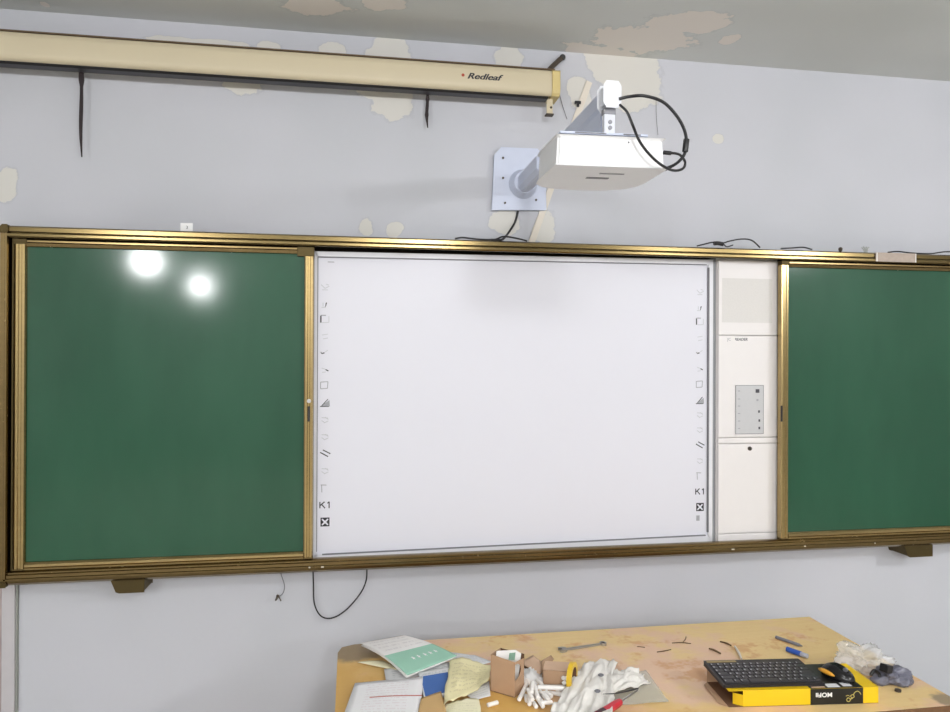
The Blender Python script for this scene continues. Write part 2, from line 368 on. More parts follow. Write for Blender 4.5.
# printed tool icons (part of the surface)
YI = -.0586
def ln(bm, a, b, wd=.004):
    A = Vector((a[0], 0, a[1])); B = Vector((b[0], 0, b[1])); d = (B-A); 
    n = Vector((-d.z, 0, d.x)).normalized()*wd/2
    p = [A-n, B-n, B+n, A+n]; hexa(bm, [Vector((q.x, YI, q.z)) for q in p]+[Vector((q.x, YI+.0004, q.z)) for q in p])
def poly(bm, pts):
    extrude_y(bm, pts, YI, YI+.0004)
def icons(u, vs):
    s = .036
    c = [PW(u, v, YI) for v in vs]
    cur = {}
    def P(i, a, b): return (c[i].x+a*s, c[i].z+b*s)
    D, Mi, F, WH = 0, 1, 2, 3
    def B(i):
        if i not in cur: cur[i] = bmesh.new()
        return cur[i]
    def L(m, i, a, b, wd=.003):
        bm = B(i); n = len(bm.faces); ln(bm, P(i, *a), P(i, *b), wd); bm.faces.ensure_lookup_table()
        for f in bm.faces[n:]: f.material_index = m
    def Q(m, i, pts, dy=0):
        bm = B(i); n = len(bm.faces); extrude_y(bm, [P(i, *p) for p in pts], YI-dy, YI+.0004); bm.faces.ensure_lookup_table()
        for f in bm.faces[n:]: f.material_index = m
    L(F, 0, (-.4, .25), (0, -.15)); L(F, 0, (0, -.15), (.45, .1)); L(F, 0, (-.3, -.3), (.3, -.3)); L(F, 0, (.1, .3), (.4, .2))
    L(F, 1, (-.35, -.3), (.1, -.3)); L(D, 1, (.08, -.02), (.16, .2), .004); L(D, 1, (.02, -.22), (.12, -.05), .003); L(F, 1, (-.2, .2), (-.2, -.2))
    L(D, 2, (-.42, .35), (-.42, -.38), .005); L(Mi, 2, (-.42, .38), (.1, .38), .004); L(F, 2, (.4, .3), (.4, -.35)); L(F, 2, (-.3, -.38), (.4, -.35))
    L(F, 3, (-.3, .1), (.3, .2)); L(F, 3, (-.2, -.3), (.3, -.2))
    L(Mi, 4, (-.45, .1), (-.3, -.05), .005); L(D, 4, (-.35, -.06), (-.05, .02), .004); L(F, 4, (0, .1), (.3, .3))
    L(D, 5, (.05, .05), (.35, -.1), .004); L(F, 5, (-.35, .2), (.1, .05)); L(F, 5, (-.3, -.25), (.1, -.2))
    for a, b in (((-.45, .3), (.3, .35)), ((.3, .35), (.25, -.35)), ((.25, -.35), (-.45, -.4)), ((-.45, -.4), (-.45, .3))): L(Mi, 6, a, b, .003)
    Q(Mi, 7, [(-.5, -.35), (.5, -.35), (.45, .3)]); L(D, 7, (-.35, -.3), (.3, .4), .003); L(D, 7, (-.5, -.36), (.4, -.36), .003)
    for i in (8, 9, 11):
        L(F, i, (-.35, .25), (.3, .2)); L(F, i, (-.1, -.3), (.35, -.1)); L(F, i, (-.35, -.05), (0, -.3)); L(F, i, (0, .3), (.35, .05))
    L(D, 10, (-.22, .42), (.55, .02), .004); L(D, 10, (-.5, .18), (.32, -.28), .004)
    L(Mi, 12, (-.35, .35), (-.32, -.4), .003); L(Mi, 12, (-.45, .38), (.15, .35), .003)
    L(D, 13, (-.52, .33), (-.52, -.33), .0042); L(D, 13, (-.5, -.05), (-.05, .33), .0042); L(D, 13, (-.34, .06), (0, -.33), .0042)
    L(D, 13, (.42, .34), (.42, -.34), .0042); L(D, 13, (.42, .33), (.24, .16), .0036)
    Q(D, 14, [(-.46, -.46), (.46, -.46), (.46, .46), (-.46, .46)])
    q = [(-.36, -.26), (-.26, -.36), (0, -.12), (.26, -.36), (.36, -.26), (.12, 0), (.36, .26), (.26, .36), (0, .12), (-.26, .36), (-.36, .26), (-.12, 0)]
    Q(WH, 14, q, .0003)
    if len(c) > 15: Q(Mi, 15, [(-.45, -.3), (-.05, -.3), (-.05, .3), (-.45, .3)])
    for i in cur: build('printed_icon', cur[i], [M_INKD, M_INKM, M_INKF, M_WBS], surf)
icons(325, (287, 304.5, 319, 336, 353, 370, 385, 403, 420, 437, 454, 471, 488.5, 505, 522))
icons(700, (292, 308, 321.5, 338, 353, 369, 384, 400.5, 415, 430, 445.5, 461, 476, 491.5, 507, 518))
p = PW(331, 262, YI); box('maker_mark', (p.x-.012, YI-.0002, p.z-.0015), (p.x+.012, YI+.0003, p.z+.0015), M_INKM, surf)

# ------------------------------------------------------------------ white control cabinet
cx0, cx1 = 1.480, 1.752
K = empty('control_cabinet', (cx0, -.06, 1.0), 'narrow white multimedia control cabinet between the whiteboard and the right green board', 'cabinet')
box('divider', (wbx1+.001, -.05, .999), (cx0-.001, -.02, 2.163), simple('grey_divider', (150, 152, 156), .5), K)
box('body', (cx0, -.056, .999), (cx1, -.016, 2.163), M_CABW, K)
z = lambda v, u=748: PW(u, v, -.066).z
za, zb_, zc_, zd, ze = z(335.5), z(437.5), z(443.5), z(533), z(541)
def slab(name, zlo, zhi, mat=M_CABW):
    return box(name, (cx0+.003, -.068, zlo+.001), (cx1-.004, -.056, zhi-.001), mat, K, bev=.004)
up = slab('upper_panel', za, 2.158); mid = slab('middle_panel', zb_, za)
slab('seam_strip', zc_, zb_); dr = slab('door', zd, zc_); slab('base_strip', 1.0, zd)
a, b = PW(722, 278, -.068), PW(772, 323, -.068)
box('dimpled_inset', (a.x, -.0692, b.z), (b.x, -.0682, a.z), M_CABS, up)
a, b = PW(735.5, 385.5, -.068), PW(763, 433.5, -.068)
kp = box('keypad', (a.x, -.0705, b.z), (b.x, -.0682, a.z), M_PADG, mid, bev=.001)
bm = bmesh.new()
for p_, q_ in (((a.x, a.z), (b.x, a.z)), ((a.x, b.z), (b.x, b.z)), ((a.x, a.z), (a.x, b.z)), ((b.x, a.z), (b.x, b.z))):
    boxm(bm, (min(p_[0], q_[0])-.0012, -.0709, min(p_[1], q_[1])-.0012), (max(p_[0], q_[0])+.0012, -.0699, max(p_[1], q_[1])+.0012))
build('rim', bm, simple('dark_grey_rim', (140, 140, 146), .5), kp)
def btn(u, v, du, dv, mat):
    c = PW(u, v, -.071); e = .0042
    box('button', (c.x-du*e/2, -.0716, c.z-dv*e/2), (c.x+du*e/2, -.0706, c.z+dv*e/2), mat, kp, bev=.0003)
btn(757.5, 391, 4, 3.6, M_BTN); btn(757.5, 400, 2, 2, M_INKM)
for u, v in ((759, 411.5), (759.3, 420.5), (759.3, 428)): btn(u, v, 1.8, 2.4, M_BTN)
for v in (391, 399, 406, 413.5, 421, 428.5): btn(739, v, 2.4, .9, M_INKM)
c = PW(749.5, 448.5, -.068); lk = cyl('lock', (c.x, -.068, c.z), (c.x, -.073, c.z), .0085, M_RUST, dr)
cyl('lock_core', (c.x, -.0732, c.z), (c.x, -.0742, c.z), .004, M_BLACK, lk)
c = PW(741, 339.5, -.0685); text('lettering', 'READER', wallM(Vector((c.x, -.0686, c.z))), .016, M_BTN, mid, off=.0002, shear=.2)
c = PW(729, 339.5, -.0685); text('lettering', 'JC', wallM(Vector((c.x, -.0686, c.z))), .016, M_INKM, mid)
c = PW(733, 338.5, -.0685); box('sticker', (c.x-.006, -.0695, c.z-.011), (c.x+.009, -.0687, c.z+.011), M_TAPEE, mid)

# ------------------------------------------------------------------ small things on top of the board frame
c = PW(186.5, 227, -.10)
cd_ = box('paper_card', (c.x-.0205, -.101, 2.1965), (c.x+.0215, -.1, 2.1965+.032), simple('white_card', (245, 245, 246), .6), None, M=None)
tag(cd_, 'small white paper card standing on top of the gold frame at left', 'card')
text('pencil_mark', '3', wallM(Vector((c.x+.002, -.1013, 2.2125))), .016, M_GREY, cd_)
def top(u, v, y=-.115): p = PW(u, v, y); return (p.x, p.y, max(p.z, 2.2005))
tag(tube('power_cable', [PW(518, 211, -.004), PW(515, 222, -.006), PW(509, 232, -.03), top(503, 239, -.09), top(498, 241), top(491, 241)], .0045, M_CABLE),
    'black cable dropping from the projector wall plate to the top of the gold frame', 'cable')
tag(tube('cable', [top(455, 242), top(462, 237.6), top(470, 238.4), top(482, 241.5), top(495, 239.5), top(503, 236.6), top(514, 237.8), top(527, 242)], .0035, M_CABLE),
    'black cable lying wavy on the gold frame under the projector wall plate', 'cable')
tag(tube('cable', [top(697, 246), top(705, 244), top(713, 242.3), top(722, 243.2), top(730, 241), top(742, 239), top(752, 240.5), top(760, 247.5)], .003, M_CABLE),
    'black cable looping above the gold frame, over the gap between whiteboard and cabinet', 'cable')
bm = bmesh.new(); tubem(bm, [top(714, 243.4, -.118), top(718, 243.2, -.118), top(723, 244.2, -.118)], .0085, 10, 4)
tag(build('cable_clip', bm, M_BLACK, smooth=True), 'black plug lump on the looping cable above the gold frame', 'plug')
tag(tube('cable', [top(724, 244.5), top(727, 246.8), top(733, 245)], .0025, M_CABLE), 'short black cable tail hanging from the plug lump on the frame', 'cable')
tag(tube('cable', [top(781, 248.5), top(792, 248), top(803, 247.3), top(812, 249.5)], .003, M_CABLE), 'short black cable on top of the frame above the right green board', 'cable')
tag(tube('cable', [top(888, 252.5), top(898, 251.5), top(912, 253), top(930, 254), top(945, 251.8), top(960, 252)], .003, M_CABLE), 'thin black cable on the frame top by the dusty tape, at far right', 'cable')
bm = bmesh.new(); c = top(840.5, 246.6)
tubem(bm, [(c[0]+.004*k, c[1], 2.2065+.001*(k % 2)) for k in range(-2, 3)], lambda t: max(.003, .0098*sin(pi*(.08+.84*t))), 12, 3)
tag(build('dried_lump', bm, M_RUST, smooth=True), 'small brown lump sitting on top of the frame above the right green board', 'lump')
bm = bmesh.new()
for k in range(6):
    x = PW(866, 247, -.115).x+random.uniform(-.008, .008)
    tubem(bm, [(x, -.115, 2.1965), (x+random.uniform(-.008, .008), -.113, 2.207), (x+random.uniform(-.014, .01), -.115, 2.216+random.random()*.012)], .0022, 6, 3)
tag(build('dust_ball', bm, simple('grey_fluff', (165, 168, 165), .9), smooth=True), 'small wad of grey fluff on top of the frame, left of the dusty tape', 'fluff')
# hanging wires below
def below(u, v, y=-.03): return PW(u, v, y)
tag(tube('cable', [below(313, 568, -.07), below(313.5, 585), below(314.5, 604), below(321, 616), below(332, 618), below(346, 610), below(360, 594), below(366, 581), below(367, 568, -.07)], .0028, M_CABLE),
    'thin black cable hanging in a U below the whiteboard', 'cable')
wr = tag(tube('wire', [below(279, 568, -.06), below(282, 577), below(284.5, 586), below(283, 593), below(279, 597)], .0018, M_GREY), 'thin grey wire with a frayed brown end hanging under the left green board', 'wire')
bm = bmesh.new(); tubem(bm, [below(278, 595), below(277, 598), below(275.5, 600.5)], lambda t: .006-.003*t, 8, 3); tubem(bm, [below(279, 597), below(281, 601)], .0022, 6, 0)
build('frayed_end', bm, M_RUST, wr, smooth=True)
# conduit at lower left of wall
a = PW(4, 640, 0).x; b = PW(18, 640, 0).x
cn = empty('wall_conduit', ((a+b)/2, 0, .1), 'pale vertical conduit on the wall below the left end of the gold frame', 'conduit')
box('cover', (a, -.022, .1), (b-.003, -.0005, .961), M_TRUNKW, cn, bev=.003)
box('edge_strip', (b-.002, -.014, .1), (b+.003, -.0005, .961), simple('grey_green_edge', (150, 152, 146), .6), cn)
tag(tube('wire', [(a-.006, -.01, .958), (a-.007, -.01, .7), (a-.007, -.01, .4)], .003, simple('pinkish_wire', (190, 172, 168), .5)), 'pinkish wire running down the wall at the left photo edge', 'wire')

# ------------------------------------------------------------------ projection screen
S = empty('projection_screen', (-.6, -.03, 2.765), 'long cream roll-up projector screen case high on the wall', 'projection screen')
sx0, sx1 = -2.4, PW(552, 80, -.12).x
bm = bmesh.new()
extrude_x(bm, [(-.034, 2.864), (-.112, 2.864), (-.119, 2.858), (-.122, 2.84), (-.122, 2.79), (-.120, 2.777), (-.113, 2.769), (-.108, 2.767), (-.104, 2.7665), (-.104, 2.776), (-.05, 2.776), (-.05, 2.767), (-.034, 2.767)], sx0, sx1)
build('case', bm, M_CREAM, S, smooth=True)
box('top_edge', (sx0, -.120, 2.8645), (sx1+.012, -.033, 2.869), M_BROWNE, S)
bm = bmesh.new(); extrude_x(bm, [(-.103, 2.775), (-.103, 2.765), (-.097, 2.759), (-.057, 2.759), (-.051, 2.765), (-.051, 2.775)], sx0, sx1-.01)
build('weight_bar', bm, M_BLACK, S)
ecx = PW(560, 80, -.12).x
bm = bmesh.new(); extrude_x(bm, [(-.03, 2.866), (-.115, 2.866), (-.124, 2.858), (-.124, 2.79), (-.120, 2.774), (-.112, 2.766), (-.03, 2.764)], sx1+.0005, ecx)
build('end_cap', bm, M_CREAMY, S, bev=.002)
# upper hook
p0 = Vector((PW(551, 74, -.11).x, -.07, 2.87)); pts = [p0, p0+Vector((.006, .015, .018)), Vector((PW(557, 62, -.03).x, -.028, PW(557, 62, -.03).z)), Vector((PW(562, 57.5, -.01).x, -.006, PW(562, 57.5, -.01).z))]
bm = bmesh.new(); tubem(bm, pts, .010, 8, 6); hk = build('hook', bm, M_RUST, S, smooth=True)
cyl('hook_tip', pts[-1]+Vector((0, -.012, -.002)), pts[-1]+Vector((.004, -.001, .002)), .012, M_BLACK, hk)
a = PW(546.5, 97, -.08); b = PW(552.5, 114, -.08)
lg = box('mounting_tab', (a.x, -.083, b.z), (b.x, -.079, 2.766), M_CREAM, S, bev=.001)
for vv in (107.5,):
    c = PW(551, vv, -.083); cyl('screw', (c.x, -.083, c.z), (c.x, -.0855, c.z), .0045, M_RUST, lg)
box('tab_foot', (a.x-.002, -.087, b.z-.006), (b.x+.004, -.06, b.z), M_RUST, lg, bev=.001)
p = PW(467, 75.5, -.1225)
d_ = PW(463, 75, -.1222); cyl('logo_dot', (d_.x, -.1219, d_.z), (d_.x, -.1226, d_.z), .006, M_RED, S, 12)
p = PW(483.5, 77, -.1222); lg_ = text('logo', 'Redleaf', wallM(Vector((p.x, -.1222, p.z))), .031, M_INKD, S, shear=.35, off=.0005, sx=1.38)
bm = bmesh.new(); bm.from_mesh(lg_.data)
for dx in (.0007, -.0007):
    g_ = bmesh.ops.duplicate(bm, geom=bm.verts[:len(lg_.data.vertices)]+bm.edges[:len(lg_.data.edges)]+bm.faces[:len(lg_.data.polygons)])
    bmesh.ops.translate(bm, verts=[e for e in g_['geom'] if isinstance(e, bmesh.types.BMVert)], vec=(dx, -.00002*(1 if dx > 0 else 2), 0))
    bm.verts.ensure_lookup_table(); bm.edges.ensure_lookup_table(); bm.faces.ensure_lookup_table()
bm.to_mesh(lg_.data); bm.free()
tag(tube('wire', [PW(557, 84, -.02), PW(560, 96, -.006), PW(563, 107, -.005), PW(567, 119, -.005)], .0013, M_GREY), 'thin grey wire hanging from the right end of the screen case', 'wire')
# straps
def strap(u, va, vb, label, knots):
    y = -.05; bm = bmesh.new(); n = 16; L = []
    for i in range(n+1):
        t = i/n; v = va+(vb-va)*t
        wd = (.0085 if t < .12 else .0055-.0008*sin(t*9))*(1 if t < .8 else max(.25, 1-(t-.8)*3.4))
        for kt, kw in knots: wd += kw*math.exp(-((t-kt)/.05)**2)
        uu = u+.8*sin(t*7)*t
        p = PW(uu, v, y); L.append((p, wd))
    rings = []
    for p, wd in L: rings.append([bm.verts.new(p+Vector(q)*1) for q in ((-wd, -.0015, 0), (wd, -.0015, 0), (wd, .0015, 0), (-wd, .0015, 0))])
    for a, b in zip(rings, rings[1:]):
        for k in range(4): bm.faces.new([a[k], a[(k+1) % 4], b[(k+1) % 4], b[k]])
    bm.faces.new(rings[0]); bm.faces.new(rings[-1][::-1])
    return tag(build('hanging_strap', bm, M_STRAP), label, 'strap')
strap(81.3, 63, 157, 'long dark strap hanging from the left part of the screen case', [(.16, .006)])
strap(427.3, 86, 128, 'short dark strap hanging below the logo end of the screen case', [(.3, .003), (.7, .002)])

# ------------------------------------------------------------------ diagonal trunking
bm = bmesh.new()
A = PW(589, 82, 0); B = PW(531, 243.5, 0); B.z = max(B.z, 2.198); d = (B-A).normalized(); n = Vector((-d.z, 0, d.x))*.013
q = [A-n, A+n, B+n, B-n]
hexa(bm, [Vector((p.x, -.0005, p.z)) for p in q]+[Vector((p.x, -.0068, p.z)) for p in q])
tr = tag(build('cable_trunking', bm, M_TRUNK, bev=.002), 'ivory cable trunking slanting down the wall behind the projector', 'trunking')
c = PW(578, 104, -.01); bm = bmesh.new(); boxm(bm, (c.x-.014, -.016, c.z), (c.x+.011, -.0071, c.z+.011)); boxm(bm, (c.x-.005, -.016, c.z-.012), (c.x+.004, -.0071, c.z))
build('clip', bm, M_BLACK, tr, bev=.001)

# ------------------------------------------------------------------ projector mount and projector
ax = PW(612.5, 94, -1.03).x; az = PW(612.5, 94, -1.03).z
mt = empty('projector_mount', (ax, 0, az), 'pale metal projector arm reaching out from a plate on the wall', 'projector mount')
pc = [PW(u_, v_, -.022) for u_, v_ in ((502, 148.5), (537, 150), (543.5, 160), (545, 208.5), (493.5, 208.5), (496, 155))]
bm = bmesh.new()
extrude_y(bm, [(p.x, p.z) for p in pc], -.022, -.0075); build('wall_plate', bm, M_ARM, mt, bev=.006, seg=3)
for u, v in ((503, 178), (536, 200), (505, 203), (503, 158)):
    c = PW(u, v, -.022); cyl('bolt', (c.x, -.0218, c.z), (c.x, -.025, c.z), .0045, M_RUST, mt, 10)
bm = bmesh.new()
for k, (y, r) in enumerate(((-.0142, .058), (-.022, .056), (-.03, .046))):
    pass
tubem(bm, [(ax, -.0222, az), (ax, -.028, az), (ax, -.038, az), (ax, -.06, az)], lambda t: (.058, .057, .048, .044)[min(3, int(t*3+.01))], 28, 0)
build('flange', bm, M_ARM, mt, smooth=True)
def octa(x, z, hw, hh, c=.35):
    return [(x-hw, z-hh+c*hh), (x-hw+c*hw, z-hh), (x+hw-c*hw, z-hh), (x+hw, z-hh+c*hh), (x+hw, z+hh-c*hh), (x+hw-c*hw, z+hh), (x-hw+c*hw, z+hh), (x-hw, z+hh-c*hh)]
bm = bmesh.new(); extrude_y(bm, octa(ax, az, .0175, .029, .4), -.985, -.06); build('arm_tube', bm, M_ARM, mt, bev=.003)
bm = bmesh.new(); extrude_y(bm, octa(ax, az, .028, .040, .5), -.36, -.055); build('arm_sleeve', bm, M_ARM, mt, bev=.004)
bm = bmesh.new(); extrude_y(bm, octa(ax, az, .0190, .0300, .3), -1.03, -.9845)
for v in bm.verts:
    if v.co.y < -1.0: v.co.x = ax+(v.co.x-ax)*.93; v.co.z = az+(v.co.z-az)*.95
build('end_cap', bm, simple('white_cap', (232, 234, 240), .4, var=.01), mt, bev=.007, seg=3)
zt_ = PW(610, 136.5, -1.13).z            # projector top
zt_ = zt_
bm = bmesh.new(); boxm(bm, (ax-.0155, -1.012, zt_+.012), (ax+.0145, -.992, az-.045)); build('neck', bm, simple('white_metal', (226, 228, 236), .4, var=.01), mt, bev=.003)
bm = bmesh.new(); boxm(bm, (ax-.017, -1.014, az-.047), (ax+.016, -.992, az-.0305)); build('joint', bm, M_PROJG, mt, bev=.002)
nk = [c for c in mt.children if c.name.startswith('neck')][0]
for dz in (-.068, -.083):
    cyl('screw', (ax, -1.012, az+dz), (ax, -1.0145, az+dz), .0055, M_PROJG, nk, 14)
# brace triangle under the arm, cable clamp
bm = bmesh.new()
vs = [(-.975, az-.030), (-.66, az-.030), (-.70, az-.040), (-.90, zt_+.020), (-.975, zt_+.020)]
a = [bm.verts.new((ax-.013, y, z_)) for y, z_ in vs]; b = [bm.verts.new((ax+.009, y, z_)) for y, z_ in vs]
for i in range(5): bm.faces.new([a[i], a[(i+1) % 5], b[(i+1) % 5], b[i]])
bm.faces.new(a); bm.faces.new(b[::-1]); build('gusset', bm, M_ARM, mt, bev=.002)
pr = empty('projector', (ax, -1.03, zt_-.09), 'white short-throw projector hanging from the wall arm', 'projector')
yf, yb = -1.13, -.90
TL, TR = PW(558.5, 134.5, yf), PW(661.5, 139, yf); BLc, BRc = PW(556.5, 166, yf), PW(665.5, 169, yf)
tilt = math.atan2(TL.z-TR.z, TR.x-TL.x)
x0_, x1_ = (TL.x+BLc.x)/2, (TR.x+BRc.x)/2; h_ = ((TL.z-BLc.z)+(TR.z-BRc.z))/2
cxp = (x0_+x1_)/2; ztop = (TL.z+TR.z)/2
MP = Matrix.Translation((cxp, -1.01, ztop)) @ Matrix.Rotation(tilt, 4, 'Y')
hw = (x1_-x0_)/2
bm = bmesh.new()
# plan outline: straight front, rounded back
plan = [(-hw*1.0, -.12), (hw*1.0, -.12), (hw*1.01, .03), (hw*.96, .07), (hw*.8, .10), (hw*.5, .118), (0, .125), (-hw*.5, .118), (-hw*.82, .10), (-hw*.98, .07), (-hw*1.02, .03)]
a = [bm.verts.new(MP @ Vector((x*1.02, y, -h_))) for x, y in plan]; b = [bm.verts.new(MP @ Vector((x*.985, y, 0))) for x, y in plan]
n = len(plan)
for i in range(n): bm.faces.new([a[i], a[(i+1) % n], b[(i+1) % n], b[i]])
bm.faces.new(a); bm.faces.new(b[::-1])
body = build('body', bm, M_PROJ, pr, bev=.006, seg=3, ang=40, smooth=True)
def pbox(name, a, b, mat, par, bev=0):
    return box(name, a, b, mat, par, bev=bev, M=MP)
pbox('foot_slot', (-.03, -.02, -h_-.0015), (.03, -.008, -h_+.002), M_GREY, body)
pbox('foot_slot', (-.01, .04-.105, -h_-.0012), (.055, .048-.105, -h_+.002), M_PROJG, body)
pbox('vent_grille', (-hw*.985-.0015, -.09, -h_*.75), (-hw*.985+.004, -.0, -h_*.3), M_PROJ, body)
cyl('indicator', MP @ Vector((.045, -.1195, -.012)), MP @ Vector((.045, -.1215, -.012)), .0022, M_GREY, body, 10)
mp = pbox('ceiling_plate', (-.128, -.112, .007), (.10, .06, .0125), M_ARM, pr, .001)
pbox('plate_slot', (-.09, -.1135, .0085), (-.01, -.1118, .0110), M_GREY, mp); pbox('plate_slot', (.035, -.1135, .0085), (.08, -.1118, .0110), M_GREY, mp)
for x in (-.1, .07):
    cyl('stud', MP @ Vector((x, .0, -.001)), MP @ Vector((x, .0, .012)), .006, M_CHROME, mp, 10)
# boss joining neck and plate
cyl('swivel', (ax, -.985, ztop+.008), (ax, -.985, ztop+.02), .014, M_ARM, mt)
# cables of the projector
yc = -1.03
def c_(u, v, y=yc): return PW(u, v, y)
tag(tube('projector_cable', [c_(619, 99), c_(630, 96.5, -1.04), (c_(645, 96, -1.06)), c_(663, 102), c_(676, 115), c_(684, 129), c_(686.5, 142), c_(684.5, 154), c_(677, 163), c_(667, 168, -1.04), c_(660, 167, -1.0)], .0042, M_CABLE),
    'thick black cable arching right from the projector arm tip and back to the projector', 'cable')
tag(tube('projector_cable', [c_(620, 105), c_(627, 112, -1.07), c_(633, 126, -1.15), c_(640, 142, -1.16), c_(651, 156, -1.16), c_(663, 166, -1.15), c_(674, 170.5, -1.10), c_(683, 168.5, -1.06), c_(685, 162), c_(680, 155), c_(672, 153), c_(664, 153)], .0035, M_CABLE),
    'black cable crossing the projector front and looping into its right side', 'cable')
pl = cyl('cable_plug', c_(686.6, 139), c_(685, 152), .008, M_BLACK, None, 12, bev=.002); tag(pl, 'black inline plug on the arching projector cable', 'plug')
pl = cyl('cable_plug', c_(663.5, 152.5), c_(671, 153.2), .0055, M_BLACK, None, 12, bev=.001); tag(pl, 'black plug pushed into the right side of the projector', 'plug')
pl = cyl('cable_plug', c_(660, 170.5), c_(666.5, 169), .0045, M_BLACK, None, 12, bev=.001); tag(pl, 'small black plug at the lower right corner of the projector', 'plug')
tag(tube('wire', [PW(656, 100, -.004), PW(656.5, 118, -.004), PW(658, 135, -.004)], .0009, M_GREY), 'hair-thin grey wire on the wall above the projector', 'wire')

#DESK
# ------------------------------------------------------------------ desk
DZ = .80
def wood():
    t = NT('worn_plywood'); co = t.coord(); sp = t.n('ShaderNodeSeparateXYZ'); t.l(co, sp.inputs[0])
    g = t.noise(t.scale(co, (1.2, 9, 3)), 7, 5, .65); s1 = t.noise(co, 3.2, 4, .6); s2 = t.noise(co, 7, 4, .7); fine = t.noise(co, 70, 3, .6)
    col = t.mix(g, lin((244, 216, 158)), lin((232, 198, 138)))
    col = t.mix(t.math('MULTIPLY', t.ramp(s1, .47, .58), .9), col, lin((236, 198, 172)))
    col = t.mix(t.math('MULTIPLY', t.ramp(s2, .54, .66), .7), col, lin((216, 158, 104)))
    # more orange, less worn towards the left front
    d = t.math('ADD', t.math('MULTIPLY', sp.outputs[0], .9), t.math('MULTIPLY', sp.outputs[1], 1.6))
    col = t.mix(t.math('MULTIPLY', t.math('SUBTRACT', 1.0, t.ramp(t.math('ADD', d, t.math('MULTIPLY', s1, .8)), -.75, -.15)), .8), col, lin((220, 168, 76)))
    # grey scuffed corners
    for (x, y, r) in ((0.02, -.45, .11), (1.66, -1.06, .06)):
        q = t.n('ShaderNodeVectorMath', operation='DISTANCE'); t.l(co, q.inputs[0]); q.inputs[1].default_value = (x, y, .8)
        k = t.math('SUBTRACT', 1.0, t.ramp(t.math('ADD', q.outputs['Value'], t.math('MULTIPLY', t.math('SUBTRACT', s2, .5), .12)), r*.6, r))
        col = t.mix(t.math('MULTIPLY', k, .8), col, lin((138, 124, 108)))
    col = t.mix(t.math('MULTIPLY', fine, .10), col, lin((120, 90, 50)))
    t.set(col, .5); t.bump(t.math('ADD', g, t.math('MULTIPLY', fine, .4)), .2, .001); return t.m
M_WOOD = wood()
M_WOODE = simple('dark_chipped_edge', (110, 78, 50), .8, var=.3, sc=60)
DX0, DX1, DY0, DY1 = -.036, 1.667, -1.085, -.402
D = empty('desk', (.82, -.74, 0), 'worn wooden teacher desk covered in papers, chalk and a keyboard', 'desk')
bm = bmesh.new()
def rc(x, y, cx, cy, r=.03): return [(x+cx*(r-r*cos(a)), y+cy*(r-r*sin(a))) for a in (0, .4, .8, 1.2, pi/2)]
out = [(DX0, DY0), (DX1-.03, DY0), (DX1, DY0+.03), (DX1, DY1), (DX0+.05, DY1), (DX0+.012, DY1-.018), (DX0, DY1-.06)]
extrude_z(bm, out, DZ-.024, DZ)
top_ = build('desktop', bm, M_WOOD, D, bev=.003)
bm = bmesh.new(); o2 = [(x+(.0 if x > .5 else .004), y) for x, y in out]
for sx_, a_, b_ in (('L', (DX0+.01, DY0+.02), (DX0+.03, DY1-.03)), ('R', (DX1-.03, DY0+.04), (DX1-.01, DY1-.02))):
    box('side_panel', (a_[0], a_[1], .001), (b_[0], b_[1], DZ-.0245), M_WOOD, D)
box('front_panel', (DX0+.031, DY1-.06, .25), (DX1-.031, DY1-.042, DZ-.0245), M_WOOD, D)
box('edge_strip', (DX0+.02, DY0-.0025, DZ-.023), (DX1-.035, DY0-.0002, DZ-.002), M_WOODE, D)
c = PZ(898, 691.5); tag(cyl('bolt', (c.x, c.y, DZ+.0004), (c.x, c.y, DZ+.006), .009, M_RUST, None, 8), 'small dark bolt lying on the right end of the desk below the grey bag', 'bolt')

# ------------------------------------------------------------------ paper helpers
def paper(name, rgb, kind=None, ink=(120, 120, 130), rough=.75):
    t = NT(name); uv = t.coord('UV'); sp = t.n('ShaderNodeSeparateXYZ'); t.l(uv, sp.inputs[0]); s_, v_ = sp.outputs[0], sp.outputs[1]
    n = t.noise(uv, 3, 3); col = t.mix(n, tuple(x*.94 for x in lin(rgb)), lin(rgb))
    if kind:
        N = kind.get('lines', 14)
        fr_ = t.math('FRACT', t.math('MULTIPLY', v_, N)); row = t.math('LESS_THAN', fr_, .38)
        w_ = t.noise(t.scale(uv, (26, N, 1)), 1.0, 2); on = t.math('GREATER_THAN', w_, .47)
        mg = t.math('MULTIPLY', t.math('GREATER_THAN', s_, kind.get('m', .1)), t.math('LESS_THAN', s_, 1-kind.get('m', .1)))
        tb = t.math('MULTIPLY', t.math('GREATER_THAN', v_, kind.get('a', .2)), t.math('LESS_THAN', v_, kind.get('b', .9)))
        k = t.math('MULTIPLY', t.math('MULTIPLY', row, on), t.math('MULTIPLY', mg, tb))
        col = t.mix(t.math('MULTIPLY', k, kind.get('s', .35)), col, lin(ink))
        if 'red' in kind:
            r_ = t.math('MULTIPLY', t.math('LESS_THAN', t.math('ABSOLUTE', t.math('SUBTRACT', v_, kind['red'])), .012), t.math('GREATER_THAN', s_, .28))
            col = t.mix(r_, col, lin((196, 110, 96)))
    t.set(col, rough); return t.m
